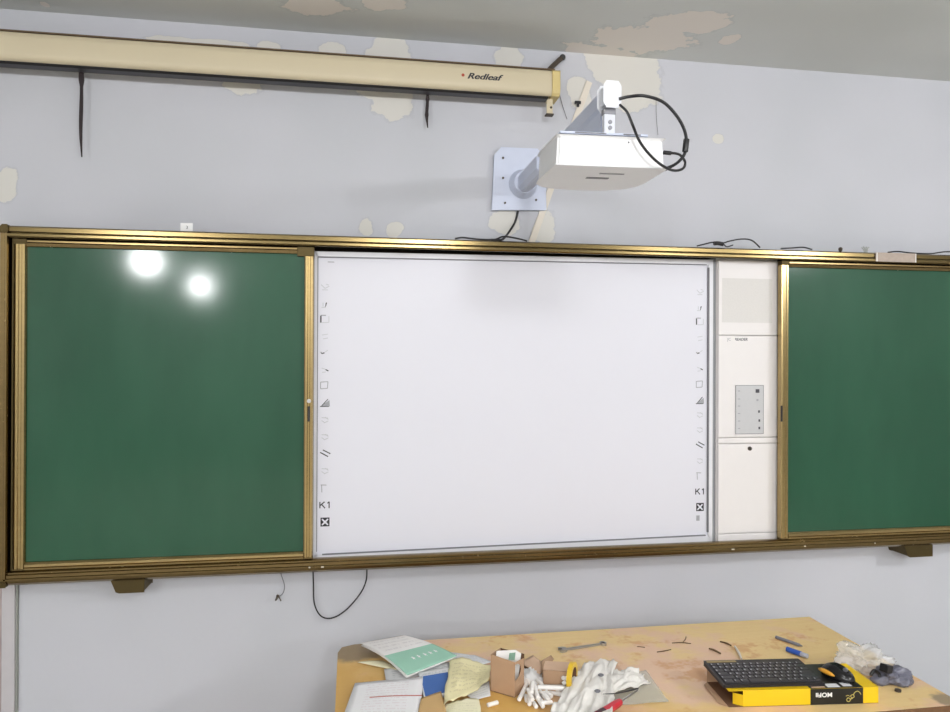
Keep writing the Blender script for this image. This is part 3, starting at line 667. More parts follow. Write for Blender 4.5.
def sheet(name, px, z, mat, h=None, n=10, crump=0, thick=.0006, seed=0, par=None, mf=None):
    """px: 4 pixel corners (back-left, back-right, front-right, front-left), z: level or 4 levels"""
    zs = z if isinstance(z, (tuple, list)) else [z]*4
    P = [PZ(u, v, q) for (u, v), q in zip(px, zs)]
    bm = bmesh.new(); uvl = bm.loops.layers.uv.new('UV'); g = []
    for j in range(n+1):
        row = []
        for i in range(n+1):
            s, t = i/n, j/n
            p = P[0]*(1-s)*(1-t)+P[1]*s*(1-t)+P[2]*s*t+P[3]*(1-s)*t
            if h: p = p+Vector((0, 0, h(s, t)))
            if crump:
                q = Vector((s*4+seed, t*4-seed, seed*.7))
                f = abs(mnoise.noise(q))+.5*abs(mnoise.noise(q*2.3))
                p = p+Vector((mnoise.noise(q*1.4+Vector((9, 0, 0)))*crump*.8, mnoise.noise(q*1.4+Vector((0, 9, 0)))*crump*.8, f*crump*1.6))
            row.append(bm.verts.new(p))
        g.append(row)
    for j in range(n):
        for i in range(n):
            f = bm.faces.new([g[j+1][i], g[j+1][i+1], g[j][i+1], g[j][i]])
            for l, (a, b) in zip(f.loops, ((i, j+1), (i+1, j+1), (i+1, j), (i, j))): l[uvl].uv = (a/n, 1-b/n)
            if mf: f.material_index = mf((i+.5)/n, (j+.5)/n)
            f.smooth = not crump or True
    me = bpy.data.meshes.new(name); bm.to_mesh(me); bm.free()
    o = mk(name, me, mat, par)
    m = o.modifiers.new('thickness', 'SOLIDIFY'); m.thickness = thick; m.offset = -1
    return o
M_PW = paper('white_paper', (250, 248, 246)); 
M_PLET = paper('printed_letter', (250, 248, 250), dict(lines=16, a=.1, b=.9, s=.16, red=.55, m=.2), (190, 130, 140))
M_PLEAF = paper('leaflet_paper', (250, 246, 244), dict(lines=9, a=.5, b=.95, s=.22), (170, 160, 170))
M_GRN = paper('mint_print', (160, 208, 186))
M_YEL = paper('yellowed_paper', (248, 238, 190), dict(lines=11, a=.15, b=.85, s=.22), (150, 130, 80))
M_YEL2 = paper('pale_yellow_paper', (248, 242, 208), dict(lines=9, s=.15), (150, 140, 110))
M_TAN = paper('tan_envelope', (216, 178, 122))
M_BLUE = paper('blue_cover', (70, 112, 184))
M_GP = paper('grey_white_paper', (232, 232, 234), dict(lines=6, s=.3), (140, 150, 160))

tag(sheet('paper_sheet', [(357, 662), (384, 661), (408, 673), (389, 669)], DZ+.004, M_YEL2, lambda s, t: .003*sin(s*3)), 'pale yellow sheet peeking out under the left of the green-banded leaflet', 'paper')
tag(sheet('paper_sheet', [(384, 669), (450, 662), (454, 671), (386, 681)], DZ+.006, M_GP), 'grey-white printed sheet between the green-banded leaflet and the blue booklet', 'paper')
tag(sheet('paper_sheet', [(440, 652), (475, 654.5), (492, 661), (470, 669)], DZ+.006, M_GP, lambda s, t: .002*sin(s*5)), 'white paper behind the crumpled yellow sheet, touching the carton', 'paper')
e_ = tag(sheet('envelope', [(421, 698), (441, 691), (449, 722), (416, 722)], DZ+.019, M_TAN), 'tan paper envelope in front of the blue booklet', 'envelope')
bk = tag(sheet('booklet', [(418, 672), (448, 667), (455, 692), (424, 698)], DZ+.016, [M_GP, M_BLUE], None, 20, thick=.009, mf=lambda s, t: 1 if (t > .18 and s > .04 and t < .97) else 0), 'blue-covered booklet with a pale margin, right of the white letter', 'booklet')
tag(sheet('paper_sheet', [(355, 683), (423, 676.5), (420, 722), (341, 722)], (DZ+.016, DZ+.019, DZ+.014, DZ+.008), M_PLET, lambda s, t: .004*sin(s*3.1)*sin(t*2.5)), 'white letter with a thin red line at the left front of the desk', 'paper')
# green banded leaflet, curled
cur = lambda s, t: .012*sin(pi*t)*(1-s*.4)
lf = empty('leaflet', PZ(405, 655, DZ+.02), 'white leaflet with a mint green band lying on the back left desk corner', 'leaflet')
sheet('page', [(360, 643), (404.5, 635), (457, 655.5), (407.5, 675)], (DZ+.028, DZ+.034, DZ+.024, DZ+.022), [M_PLEAF, M_GRN], cur, 24, par=lf, thick=.0012, mf=lambda s, t: 1 if t > .53 else 0)
sheet('lower_page', [(361, 645), (404, 638), (456, 657), (406.5, 677)], (DZ+.022, DZ+.026, DZ+.018, DZ+.016), M_PW, cur, 12, par=lf, thick=.003)
bm = bmesh.new()
P4 = [PZ(u, v, q) for (u, v), q in zip([(360, 643), (404.5, 635), (457, 655.5), (407.5, 675)], (DZ+.028, DZ+.034, DZ+.024, DZ+.022))]
for s0 in (.36, .47, .6, .71, .82):
    t0_ = .76; vs = []
    for k in range(10):
        r = .032 if k % 2 == 0 else .014
        s, t = s0+r*cos(pi*k/5), t0_+r*1.6*sin(pi*k/5)
        p = P4[0]*(1-s)*(1-t)+P4[1]*s*(1-t)+P4[2]*s*t+P4[3]*(1-s)*t+Vector((0, 0, cur(s, t)+.0012)); vs.append(bm.verts.new(p))
    bm.faces.new(vs)
build('white_stars', bm, M_PW, lf)
tag(sheet('crumpled_paper', [(451, 659), (491, 664), (489, 682), (443, 708)], (DZ+.012, DZ+.01, DZ+.02, DZ+.020), M_YEL, lambda s, t: .006*sin(5*s+2*t), 18, .007, seed=3.1), 'creased yellow printed sheet right of the blue booklet', 'paper')
tag(sheet('paper_sheet', [(462, 692), (489, 683), (490.5, 698), (474, 700)], DZ+.004, M_GP, lambda s, t: .006*s, 8), 'white torn paper corner left of the standing chalk carton', 'paper')
tag(sheet('paper_sheet', [(447, 704), (479, 698.5), (483, 722), (436, 722)], DZ+.009, M_YEL2, lambda s, t: .004*sin(4*s), 12, .003, seed=8), 'pale yellow sheet at the front, before the creased yellow sheet', 'paper')

# ------------------------------------------------------------------ cartons and chalk
M_KRAFT = simple('brown_carton', (186, 152, 122), .85, var=.06, sc=40)
M_KRAFTL = simple('pale_carton', (218, 184, 156), .85, var=.05, sc=40)
M_KIN = simple('carton_inside_shaded', (112, 80, 58), .9)  # darker copy of the carton brown, inside shade put into the colour
N_ = PZ(514.7, 698, DZ); L_ = PZ(490.5, 691, DZ); ex = (L_-N_); wl = ex.length; ex.normalize(); ey = Vector((-ex.y, ex.x, 0)); ey = ey if ey.y > 0 else -ey
MB = Matrix((ex, ey, Vector((0, 0, 1)))).transposed().to_4x4(); MB = Matrix.Translation(Vector((N_.x, N_.y, DZ+.0006))) @ MB
cb_ = empty('chalk_carton', N_, 'small brown chalk carton standing open with a half-round cut-out', 'box')
dp, hh = .055, .104
def wallp(name, pts, nrm, th=.0018, mat=M_KRAFT):     # pts in carton space
    bm = bmesh.new(); n = Vector(nrm)*th
    a = [bm.verts.new(MB @ Vector(p)) for p in pts]; b = [bm.verts.new(MB @ (Vector(p)+n)) for p in pts]; k = len(pts)
    for i in range(k): bm.faces.new([a[i], a[(i+1) % k], b[(i+1) % k], b[i]])
    bm.faces.new(a); bm.faces.new(b[::-1]); return build(name, bm, mat, cb_)
wallp('side', [(0, 0, 0), (wl, 0, 0), (wl, 0, hh), (0, 0, hh-.006)], (0, 1, 0))
arc = [(0, .003+.034*sin(a), .068-.023*cos(a)) for a in [pi*k/8 for k in range(9)]]
wallp('front', [(0, 0, 0)]+arc+[(0, 0, hh-.006), (0, dp, hh-.012), (0, dp, 0)], (1, 0, 0))
wallp('side', [(0, dp, 0), (wl, dp, 0), (wl, dp, hh), (0, dp, hh)], (0, -1, 0), mat=M_KIN)
wallp('back', [(wl, 0, 0), (wl, dp, 0), (wl, dp, hh), (wl, 0, hh)], (-1, 0, 0))
wallp('base', [(0, 0, 0), (wl, 0, 0), (wl, dp, 0), (0, dp, 0)], (0, 0, 1), mat=M_KIN)
# paper slip in the carton
bm = bmesh.new(); q = [(wl-.008, .012, .03), (.012, .040, .03), (.004, .043, hh+.004), (.018, .036, hh+.014), (wl-.012, .012, hh+.008)]
a = [bm.verts.new(MB @ Vector(p)) for p in q]; b = [bm.verts.new(MB @ (Vector(p)+Vector((0, .001, 0)))) for p in q]; k = len(q)
for i in range(k): bm.faces.new([a[i], a[(i+1) % k], b[(i+1) % k], b[i]])
bm.faces.new(a); bm.faces.new(b[::-1])
sl_ = tag(build('paper_slip', bm, M_PW), 'white paper slip with a green spot sticking out of the standing chalk carton', 'paper')
bm = bmesh.new(); q = [(.034, .0265, hh-.014), (.018, .033, hh-.014), (.016, .034, hh+.008), (.032, .0275, hh+.005)]
hexa(bm, [MB @ (Vector(p)+Vector((0, -.0022, 0))) for p in q]+[MB @ (Vector(p)+Vector((0, -.0012, 0))) for p in q]); build('green_spot', bm, simple('grey_green_print', (130, 166, 146), .7), sl_)
# second carton, lying
A_ = PZ(543, 686, DZ); B_ = PZ(566.5, 688, DZ); ex = (B_-A_); w2 = ex.length; ex.normalize(); ey = Vector((-ex.y, ex.x, 0))
MB = Matrix.Translation(Vector((A_.x, A_.y, DZ+.0006))) @ Matrix((ex, ey, Vector((0, 0, 1)))).transposed().to_4x4()
cb_ = empty('chalk_carton', A_, 'small brown chalk carton lying on its side, open towards the yellow tape roll', 'box')
h2, d2 = .047, .062
wallp('front', [(0, 0, 0), (w2, 0, 0), (w2, 0, h2), (0, 0, h2)], (0, 1, 0))
wallp('back', [(0, d2, 0), (w2, d2, 0), (w2, d2, h2), (0, d2, h2)], (0, -1, 0))
wallp('top', [(0, 0, h2), (w2, 0, h2), (w2+.012, d2, h2+.002), (0, d2, h2)], (0, 0, -1), mat=M_KRAFTL)
wallp('base', [(0, 0, 0), (w2, 0, 0), (w2, d2, 0), (0, d2, 0)], (0, 0, 1), mat=M_KIN)
wallp('end', [(0, 0, 0), (0, d2, 0), (0, d2, h2), (0, 0, h2)], (1, 0, 0))
tc = empty('torn_carton', PZ(530, 672, DZ), 'torn flattened carton flaps lying behind the chalk pile', 'cardboard')
sheet('flap', [(519, 662), (533, 655), (546, 663), (540, 674)], (DZ+.02, DZ+.03, DZ+.03, DZ+.022), M_KRAFTL, lambda s, t: -.006*s*t, 6, par=tc, thick=.0015)
sheet('flap', [(541, 661), (551, 655), (554, 659), (543, 677)], (DZ+.035, DZ+.03, DZ+.02, DZ+.02), M_KRAFT, None, 4, par=tc, thick=.0015)
sheet('flap', [(521, 663), (540, 673), (542, 677), (520, 668)], (DZ+.02, DZ+.02, DZ+.004, DZ+.004), M_KIN, None, 4, par=tc, thick=.0015)
# crumpled tissue under the chalk
tag(sheet('tissue', [(521, 668), (540, 672), (545, 684), (520, 688)], DZ+.006, M_PW, lambda s, t: .016*sin(pi*s)*sin(pi*t), 14, .008, seed=5.5), 'crumpled white tissue between the two chalk cartons', 'tissue')
M_CHALK = simple('white_chalk', (244, 240, 236), .9, var=.02, bump=.1)
def z_(u, v): return (480+u/9.5, 645+v/9.5)
pile = [((440, 375), (372, 518), 1), ((500, 440), (600, 585), 1), ((545, 400), (790, 412), 2), ((520, 390), (552, 500), 2), ((570, 440), (650, 530), 1), ((625, 440), (682, 492), 1),
        ((585, 548), (682, 545), 1), ((600, 450), (655, 525), 2), ((432, 480), (445, 530), 0), ((470, 470), (470, 565), 1), ((510, 550), (535, 588), 0), ((655, 450), (860, 488), 0),
        ((560, 395), (810, 398), 0), ((480, 400), (520, 470), 0), ((450, 330), (500, 400), 2), ((400, 300), (455, 370), 2), ((540, 330), (600, 390), 1), ((455, 420), (500, 520), 2),
        ((560, 480), (600, 560), 0), ((500, 350), (490, 450), 3), ((425, 400), (400, 470), 0), ((785, 312), (845, 322), 3), ((790, 345), (812, 375), 2), ((730, 430), (838, 405), 1)]
proto = None
def chalk(p, q, lev, lab='white chalk stick in the heap spilled from the brown cartons', grp='chalk sticks in the spilled heap'):
    a = PZ(*z_(*p), DZ+.0068+lev*.011); b = PZ(*z_(*q), DZ+.0068+max(0, lev-.4)*.0095)
    o = cyl('chalk_stick', a, b, .0060, M_CHALK, None, 10, bev=.001)
    return tag(o, lab, 'chalk', grp)
for p, q, l in pile: chalk(p, q, l)
c1 = chalk((72, 572), (168, 545), 0, 'short white chalk stick lying alone in front of the standing chalk carton', None)
a, b = PZ(588.5, 663, DZ+.0055), PZ(594.5, 663, DZ+.0055)
ch = tag(cyl('chalk_stick', a, b, .0046, M_CHALK, None, 10, bev=.001), 'left piece of the broken white chalk below the wrench', 'chalk')
a, b = PZ(595.3, 663.2, DZ+.0055), PZ(600.5, 663.3, DZ+.0055)
ch = tag(cyl('chalk_stick', a, b, .0046, M_CHALK, None, 10, bev=.001), 'right piece of the broken white chalk below the wrench', 'chalk')
# yellow tape roll standing
M_YTAPE = simple('yellow_tape', (226, 186, 46), .4, var=.05)
c = PZ(573, 692, DZ); r1, r0, wd = .0395, .026, .013; cc = Vector((c.x, c.y+.01, DZ+r1+.0006))
ax_ = Vector((1, -.62, 0)).normalized(); sx_ = Vector((0, 0, 1)).cross(ax_)
bm = bmesh.new(); n = 36; ring = []
for k in range(n):
    d = Vector((0, 0, 1))*cos(2*pi*k/n)+sx_*sin(2*pi*k/n)
    ring.append([bm.verts.new(cc+d*r+ax_*w_) for r, w_ in ((r0, -wd/2), (r1, -wd/2), (r1, wd/2), (r0, wd/2))])
for k in range(n):
    for j in range(4):
        f = bm.faces.new([ring[k][j], ring[k][(j+1) % 4], ring[(k+1) % n][(j+1) % 4], ring[(k+1) % n][j]])
        f.material_index = 1 if j == 3 else 0
tag(build('tape_roll', bm, [M_YTAPE, M_KIN]), 'yellow adhesive tape roll standing on edge between the lying carton and white cloth', 'tape')
# white cloth and plastic sheet
M_CLOTH = simple('white_cotton', (236, 232, 226), .95, var=.03, sc=120, bump=.2)
cl = sheet('crumpled_cloth', [(583, 666), (616, 662), (612, 722), (546, 722)], (DZ+.016, DZ+.006, DZ+.012, DZ+.008), M_CLOTH,
           lambda s, t: .016*sin(pi*min(1, t*1.3))*sin(pi*s)+.006*abs(sin(s*17+t*3))*t, 34, .016, seed=1.7, thick=.002)
tag(cl, 'crumpled bright white cloth right of the yellow tape roll', 'cloth')
cl = sheet('crumpled_cloth', [(604, 675), (634, 670), (650, 684), (601, 698)], (DZ+.008, DZ+.006, DZ+.006, DZ+.012), M_CLOTH, lambda s, t: .012*sin(pi*t)*sin(pi*s), 26, .012, seed=4.4, thick=.002)
tag(cl, 'smaller crumpled white cloth lying on the clear plastic sheet', 'cloth')
t = NT('clear_plastic'); t.set(lin((222, 228, 220)), .3); t.b.inputs['Alpha'].default_value = .32; M_CLEAR = t.m
tag(sheet('plastic_sheet', [(622, 675), (646, 671), (669, 702), (598, 708)], DZ+.003, M_CLEAR, lambda s, t: .002*abs(sin(7*s+3*t)), 16, .002, seed=6, thick=.0004), 'translucent plastic sheet right of the white cloths', 'plastic sheet')
# screwdriver
sd = empty('screwdriver', PZ(615, 706, DZ), 'red-handled screwdriver at the front edge beside the white cloth', 'screwdriver')
H0, H1, T1 = PZ(597, 716, DZ+.022), PZ(620, 702, DZ+.022), PZ(637.5, 690, DZ+.02)
bm = bmesh.new(); tubem(bm, [H0, H0.lerp(H1, .5), H1], lambda t: .0115-.004*max(0, t-.8)*5*.5, 8, 6)
hd = build('handle', bm, simple('red_plastic', (190, 44, 58), .3), sd, smooth=True)
tube('grip_band', [H0.lerp(H1, .0), H0.lerp(H1, .28)], .0121, simple('dark_maroon_plastic', (70, 34, 44), .4), hd, sub=0)
tube('shaft', [H1, T1], .0028, M_CHROME, sd, sub=0)
tag(tube('wire', [PZ(603, 694, DZ+.034), PZ(615, 693.5, DZ+.032), PZ(626, 691.5, DZ+.030), PZ(638, 688.5, DZ+.026)], lambda t: .001+.0012*t, M_BLACK), 'thin dark wire across the white cloths above the screwdriver', 'wire')
for (u, v, r) in ((601, 675, .008), (597.5, 691, .008)):  # dark spots on the cloth, built as small grey lumps
    c = PZ(u, v, DZ+.032); bm = bmesh.new(); bmesh.ops.create_icosphere(bm, subdivisions=2, radius=r)
    for q in bm.verts: q.co = c+Vector((q.co.x*1.1, q.co.y, q.co.z*.5))
    tag(build('grey_spot', bm, M_GREY, smooth=True), 'small grey spot on the bright white cloth, %s' % ('nearer the wall' if v < 680 else 'nearer the front edge'), 'scrap')
# wrench
A_, B_ = PZ(563, 651, DZ), PZ(603, 645, DZ); ex = (B_-A_); Lw = ex.length; ex.normalize(); ey = Vector((-ex.y, ex.x, 0))
MW = Matrix.Translation(Vector((A_.x, A_.y, DZ+.0008))) @ Matrix((ex, ey, Vector((0, 0, 1)))).transposed().to_4x4()
wr = empty('wrench', A_, 'steel combination wrench lying near the back edge of the desk', 'wrench')
def wpart(name, pts, z0, z1):
    bm = bmesh.new(); a = [bm.verts.new(MW @ Vector((x, y, z0))) for x, y in pts]; b = [bm.verts.new(MW @ Vector((x, y, z1))) for x, y in pts]; k = len(pts)
    for i in range(k): bm.faces.new([a[i], a[(i+1) % k], b[(i+1) % k], b[i]])
    bm.faces.new(a); bm.faces.new(b[::-1]); return build(name, bm, M_CHROME, wr, bev=.0008)
wpart('shaft', [(.008, -.0045), (Lw-.01, -.0035), (Lw-.01, .0035), (.008, .0045)], .001, .0055)
J = [(.012, .006), (.004, .013), (-.010, .014), (-.014, .008), (-.002, .006), (-.003, -.006), (-.016, -.007), (-.011, -.014), (.004, -.013), (.012, -.006)]
wpart('open_jaw', J, 0, .008)
bm = bmesh.new(); n = 20
rg = [[bm.verts.new(MW @ Vector((Lw+r*cos(2*pi*k/n), r*sin(2*pi*k/n), z))) for r, z in ((.006, 0), (.0115, 0), (.0115, .008), (.006, .008))] for k in range(n)]
for k in range(n):
    for j in range(4): bm.faces.new([rg[k][j], rg[k][(j+1) % 4], rg[(k+1) % n][(j+1) % 4], rg[(k+1) % n][j]])
build('ring_end', bm, M_CHROME, wr)

# ------------------------------------------------------------------ keyboard box, keyboard, mouse
M_YB = simple('yellow_card', (236, 196, 20), .45, var=.04, sc=20)
M_BB = simple('black_card', (24, 22, 20), .4)
ang = radians(-5.8)
Bx = Matrix.Translation((1.018, -1.003, DZ+.0006)) @ Matrix.Rotation(ang, 4, 'Z')
bw, bd, bh = .424, .155, .0445
kbx = empty('keyboard_box', (1.22, -.95, DZ), 'open yellow and black keyboard box under the keyboard', 'box')
th = .0012
def bb(name, a, b, mat, par=kbx, M=Bx, bev=0): return box(name, a, b, mat, par, bev=bev, M=M)
bb('base', (0, 0, 0), (bw, bd, th), M_KIN)
tp_ = bb('lid', (0, 0, bh-th), (bw, bd, bh), M_YB)
fw = bb('front_wall', (.040, 0, th), (bw, th, bh-th), M_YB)
bb('back_wall', (0, bd-th, th), (bw, bd, bh-th), M_KRAFT)
bb('end_wall', (bw-th, th, th), (bw, bd-th, bh-th), M_YB)
bm = bmesh.new(); p = [(.040, 0, .002), (.018, .016, .002), (.018, .017, .002), (.040, .0012, .002)]
hexa(bm, [Bx @ Vector(q) for q in p]+[Bx @ Vector((x, y, bh-.012)) for x, y, z in p]); build('flap', bm, M_YB, kbx)
bm = bmesh.new(); p = [(0, .002, .0), (-.020, .018, .001), (-.020, bd-.03, .006), (0, bd-.002, .0)]
hexa(bm, [Bx @ Vector(q) for q in p]+[Bx @ Vector((x, y, z+.001)) for x, y, z in p]); build('flap', bm, M_KRAFT, kbx)
b0, b1 = .230, .380
bb('black_band', (b0, -.0006, 0.0005), (b1, -.0001, bh-.0005), M_BB, fw)
bb('black_band', (b0, 0.0, bh+.0001), (b1, bd, bh+.0006), M_BB, tp_)
for x0, x1, y0, y1, m in ((b0+.006, b0+.045, .004, .010, M_KRAFTL), (b0+.052, b0+.088, .004, .026, M_GP), (b0+.098, b0+.124, .008, .030, M_GP)):
    bb('label_patch', (x0, y0, bh+.0007), (x1, y1, bh+.0010), m, tp_)
MT = Bx @ Matrix.Translation((b0+.038, -.0009, bh*.62)) @ Matrix.Rotation(pi/2, 4, 'X') @ Matrix.Rotation(pi, 4, 'Z')
text('brand_lettering', 'MOFii', MT, .0165, M_PW, fw, off=.0005, sx=1.15)
M_OLV = simple('gold_print', (196, 180, 100), .5)
bm = bmesh.new()
def sw(pts, r=.0011): tubem(bm, [Bx @ Vector((b0+x, -.001, z)) for x, z in pts], r, 6, 6)
sw([(.102, .012), (.106, .007), (.112, .009), (.112, .015), (.106, .017), (.102, .012)]); sw([(.112, .012), (.118, .016), (.124, .020), (.120, .026), (.114, .022), (.119, .015)])
sw([(.121, .024), (.126, .032), (.134, .035), (.140, .031), (.143, .026)]); sw([(.100, .022), (.106, .024), (.112, .021)], .0008)
build('emblem', bm, M_OLV, fw)
# keyboard
kz = DZ+.0006+bh+.0016
kl, kdp = .288, .150
ka = math.atan2(-.030, .29)
KM = Matrix.Translation((1.0125, -.987, kz)) @ Matrix.Rotation(ka, 4, 'Z')
kb = empty('keyboard', (1.15, -.93, kz), 'black compact keyboard lying on the yellow box', 'keyboard')
M_KB = simple('keyboard_black', (34, 30, 34), .45)
M_KEY = simple('key_black', (44, 41, 46), .38)
bm = bmesh.new()
p = [(0, 0), (kl, 0), (kl, kdp*.55), (kl-.012, kdp), (0, kdp)]
p = [(0, .002), (.002, 0), (kl-.002, 0), (kl, .002), (kl, kdp-.002), (kl-.002, kdp), (.002, kdp), (0, kdp-.002)]
a = [bm.verts.new(KM @ Vector((x, y, 0))) for x, y in p]; b = [bm.verts.new(KM @ Vector((x, y, .008+.03*y))) for x, y in p]; k = len(p)
for i in range(k): bm.faces.new([a[i], a[(i+1) % k], b[(i+1) % k], b[i]])
bm.faces.new(a); bm.faces.new(b[::-1]); build('case', bm, M_KB, kb, bev=.001)
def slab_k(name, x0, x1, y0, y1, h, mat, par=kb, ins=.001):
    bm = bmesh.new(); f = lambda y: .0082+.03*y
    hexa(bm, [KM @ Vector((x, y, f(y))) for x, y in ((x0, y0), (x1, y0), (x1, y1), (x0, y1))]+[KM @ Vector((x, y, f(y)+h)) for x, y in ((x0+ins, y0+ins), (x1-ins, y0+ins), (x1-ins, y1-ins), (x0+ins, y1-ins))])
    return build(name, bm, mat, par)
rows = [([1.5, 1, 1.3, 4.6, 1.3, 1, 1, 1, 1, 1], .0), ([2.2]+[1]*10+[2.5], 0), ([1.7]+[1]*11+[2], 0), ([1.4]+[1]*12+[1.3], 0), ([1]*13+[1.7], 0), ([1]*14, .0)]
M_LEG = simple('key_legend', (168, 166, 172), .5)
ry = .008; ph = .0205
for r, (ws, _) in enumerate(rows):
    tot = sum(ws); x = .007; un = (kl-.014)/tot; hgt = ph if r < 5 else ph*.75
    for wk in ws:
        ko = slab_k('key', x+.0009, x+wk*un-.0009, ry+.0009, ry+hgt-.0009, .0035, M_KEY)
        if wk <= 2.5:
            bm = bmesh.new(); xx = x+.0045; yy = ry+hgt*.5; f = lambda y: .0082+.03*y+.0037
            s_ = .0016+.0012*random.random()
            hexa(bm, [KM @ Vector((xx+dx, yy+dy, f(yy+dy))) for dx, dy in ((-s_, -.003), (s_, -.003), (s_, .003), (-s_, .003))]+[KM @ Vector((xx+dx, yy+dy, f(yy+dy)+.0002)) for dx, dy in ((-s_, -.003), (s_, -.003), (s_, .003), (-s_, .003))])
            build('legend', bm, M_LEG, ko)
        x += wk*un
    ry += hgt
slab_k('media_strip_sheen', .006, .095, kdp-.014, kdp-.003, .0008, simple('brassy_sheen', (150, 130, 84), .4, var=.2, sc=90))  # media key area with a tan reflection painted into its colour
# mouse
MA, MBp = PZ(817.5, 664, DZ+.062), PZ(854.5, 677, DZ+.062)
mc = PZ(837, 672.5, DZ+.062)
kr = KM @ Vector((kl, kdp*.5, 0))
ang2 = math.atan2(MBp.y-MA.y, MBp.x-MA.x); ml = .094
mz = DZ+.0006+bh+.0012
MM = Matrix.Translation((kr.x+.060, mc.y+.004, mz)) @ Matrix.Rotation(ang2, 4, 'Z')
ms = empty('computer_mouse', (kr.x+.055, mc.y, mz), 'black computer mouse with an orange side, on the right end of the yellow box', 'mouse')
def hull(sc, z0, n=20, m=10, y_lim=None):
    bm = bmesh.new(); rg = []
    for i in range(1, m):
        th_ = pi*i/m/2
        ring = []
        for k in range(n):
            a = 2*pi*k/n
            x = ml/2*abs(cos(a))**.8*math.copysign(1, cos(a)); y = .029*abs(sin(a))**.85*math.copysign(1, sin(a))
            top_z = .036-.006*(x/(ml/2))**2-.005*x/(ml/2)
            ring.append(bm.verts.new(MM @ Vector((x*sin(th_)**.6*sc, y*sin(th_)**.6*sc, z0+top_z*cos(th_)*sc))))
        rg.append(ring)
    base = [bm.verts.new(MM @ Vector((ml/2*abs(cos(2*pi*k/n))**.8*math.copysign(1, cos(2*pi*k/n))*.94, .029*.94*abs(sin(2*pi*k/n))**.85*math.copysign(1, sin(2*pi*k/n)), 0))) for k in range(n)]
    rg.append(base)
    for a, b in zip(rg, rg[1:]):
        for k in range(n): bm.faces.new([a[k], a[(k+1) % n], b[(k+1) % n], b[k]])
    bm.faces.new(rg[0]); bm.faces.new(base[::-1]); return bm
bm = hull(1, 0)
body = build('shell', bm, simple('glossy_black', (22, 21, 23), .22), ms, smooth=True)
tube('orange_side', [MM @ Vector(q) for q in ((-.044, -.020, .014), (-.030, -.0275, .017), (-.010, -.0300, .016), (.006, -.0298, .013))], lambda t: .0065*sin(pi*min(.97, max(.08, t)))**.5, simple('orange_plastic', (222, 158, 44), .4), ms)
tube('scroll_wheel', [MM @ Vector((.022, -.003, .029)), MM @ Vector((.022, .003, .029))], .006, M_GREY, ms, 14, 0)

# ------------------------------------------------------------------ pens and bits
pn = empty('pen', PZ(786, 641, DZ), 'grey pen lying at the back of the desk behind the blue marker', 'pen')
A_, B_ = PZ(776, 637, DZ+.0056), PZ(799, 645, DZ+.0056)
tube('barrel', [A_, B_], .0052, simple('grey_pen', (124, 124, 134), .35), pn, 10, 0)
tube('tip', [B_, B_+(B_-A_).normalized()*.012], lambda t: .0045-.003*t, M_GREY, pn, 10, 0)
pn = empty('marker_pen', PZ(795, 652, DZ), 'blue marker with a clear end lying behind the keyboard', 'marker')
A_, B_ = PZ(787, 649, DZ+.0086), PZ(801, 654, DZ+.0086); d = (B_-A_).normalized()
tube('barrel', [A_, B_], .0082, simple('blue_plastic', (48, 92, 190), .35), pn, 12, 0)
tube('clear_end', [B_, B_+d*.022], .0072, simple('frosted_plastic', (176, 180, 196), .3), pn, 12, 0)
def stick(pts, r, mat, label, cat='splinter'):
    tag(tube('wood_splinter', [PZ(u, v, DZ+r+.0006) for u, v in pts], lambda t: r*(1-.5*abs(t-.5)), mat, None, 6, 3), label, cat)
M_SPL = simple('dark_splinter', (110, 84, 56), .8)
stick([(709, 648.5), (714, 650), (720.5, 653.5)], .0035, M_SPL, 'dark wood splinter lying just behind the left end of the keyboard')
stick([(720, 641.5), (726, 643), (731, 645.5)], .0032, M_SPL, 'dark wood splinter nearest the wall, behind the keyboard')
stick([(735, 646.5), (738.5, 652), (741.5, 659)], .0045, M_TRUNK, 'pale thin strip touching the back edge of the keyboard', 'strip')
stick([(672, 643), (681, 642.5), (691, 643.5)], .002, M_SPL, 'thin twisted twig near the back edge, left of the splinters')
stick([(683, 642), (685.5, 639), (686, 636.5)], .0015, M_SPL, 'tiny upright twig end beside the twisted twig')
stick([(657, 652), (664, 651), (671, 649.5)], .0018, M_SPL, 'thin twig right of the wrench')
stick([(637, 646.5), (645, 647.3)], .0018, M_SPL, 'small dark sliver just right of the wrench')

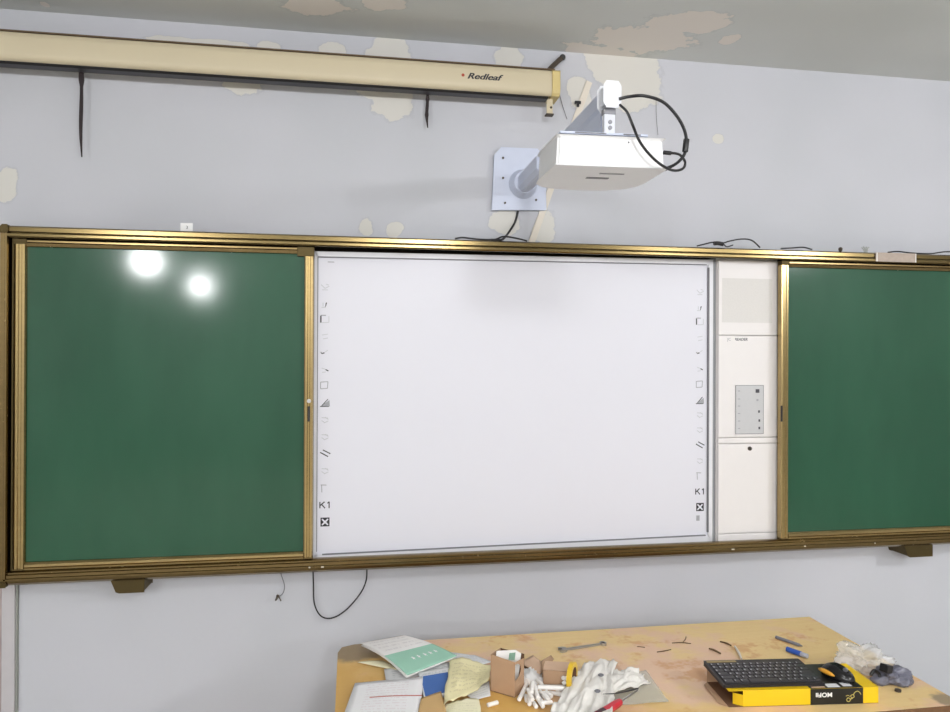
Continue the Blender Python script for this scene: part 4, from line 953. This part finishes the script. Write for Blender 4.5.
# ------------------------------------------------------------------ bags
def bag(name, u, v, zc, rx, ry, rz, mat, seed, amp=.4, par=None):
    c = PZ(u, v, DZ); bm = bmesh.new(); bmesh.ops.create_icosphere(bm, subdivisions=5, radius=1)
    for q in bm.verts:
        n = q.co.normalized()
        d = 1+amp*(mnoise.noise(n*1.6+Vector((seed, 0, 0))))-amp*.55*abs(mnoise.noise(n*4.5+Vector((seed, 3, 0))))-amp*.25*abs(mnoise.noise(n*10+Vector((seed, 3, 0))))
        q.co = Vector((c.x+n.x*rx*d, c.y+n.y*ry*d, max(DZ+.0012, DZ+zc+n.z*rz*d)))
    return build(name, bm, mat, par, smooth=False)
t = NT('clear_crinkled_plastic'); t.set(lin((245, 245, 245)), .10); t.b.inputs['Alpha'].default_value = .34; t.b.inputs['Specular IOR Level'].default_value = .9; M_BAG = t.m
b1_ = bag('plastic_bag', 862, 672, .042, .074, .060, .046, M_BAG, 2.2, .65)
for p in b1_.data.polygons: p.use_smooth = True
tag(b1_, 'clear crinkled plastic bag at the right end of the desk behind the yellow box', 'bag')
M_AS = simple('grey_film', (104, 104, 118), .28, var=.1, sc=60)
b2_ = bag('plastic_bag', 892, 682, .018, .062, .040, .028, M_AS, 5.1, .5)
for p in b2_.data.polygons: p.use_smooth = True
tag(b2_, 'dark grey shiny bag lying on the right desk end in front of the clear bag', 'bag')
c = PZ(886.5, 668, DZ+.052); Mx = Matrix.Translation(c) @ Matrix.Rotation(.4, 4, 'Z') @ Matrix.Rotation(.3, 4, 'Y')
tag(box('connector', (-.016, -.012, -.012), (.014, .012, .010), M_BLACK, None, bev=.002, M=Mx), 'small black connector on top of the dark grey bag', 'connector')
c = PZ(875, 674.5, DZ+.03); bm = bmesh.new(); tubem(bm, [c+Vector((-.014, 0, 0)), c+Vector((0, .004, .010)), c+Vector((.014, 0, 0)), c+Vector((.010, -.004, -.012))], .0045, 8, 5)
tag(build('cable_end', bm, M_BLACK, smooth=True), 'short bent dark cable between the clear bag and the grey bag', 'cable')
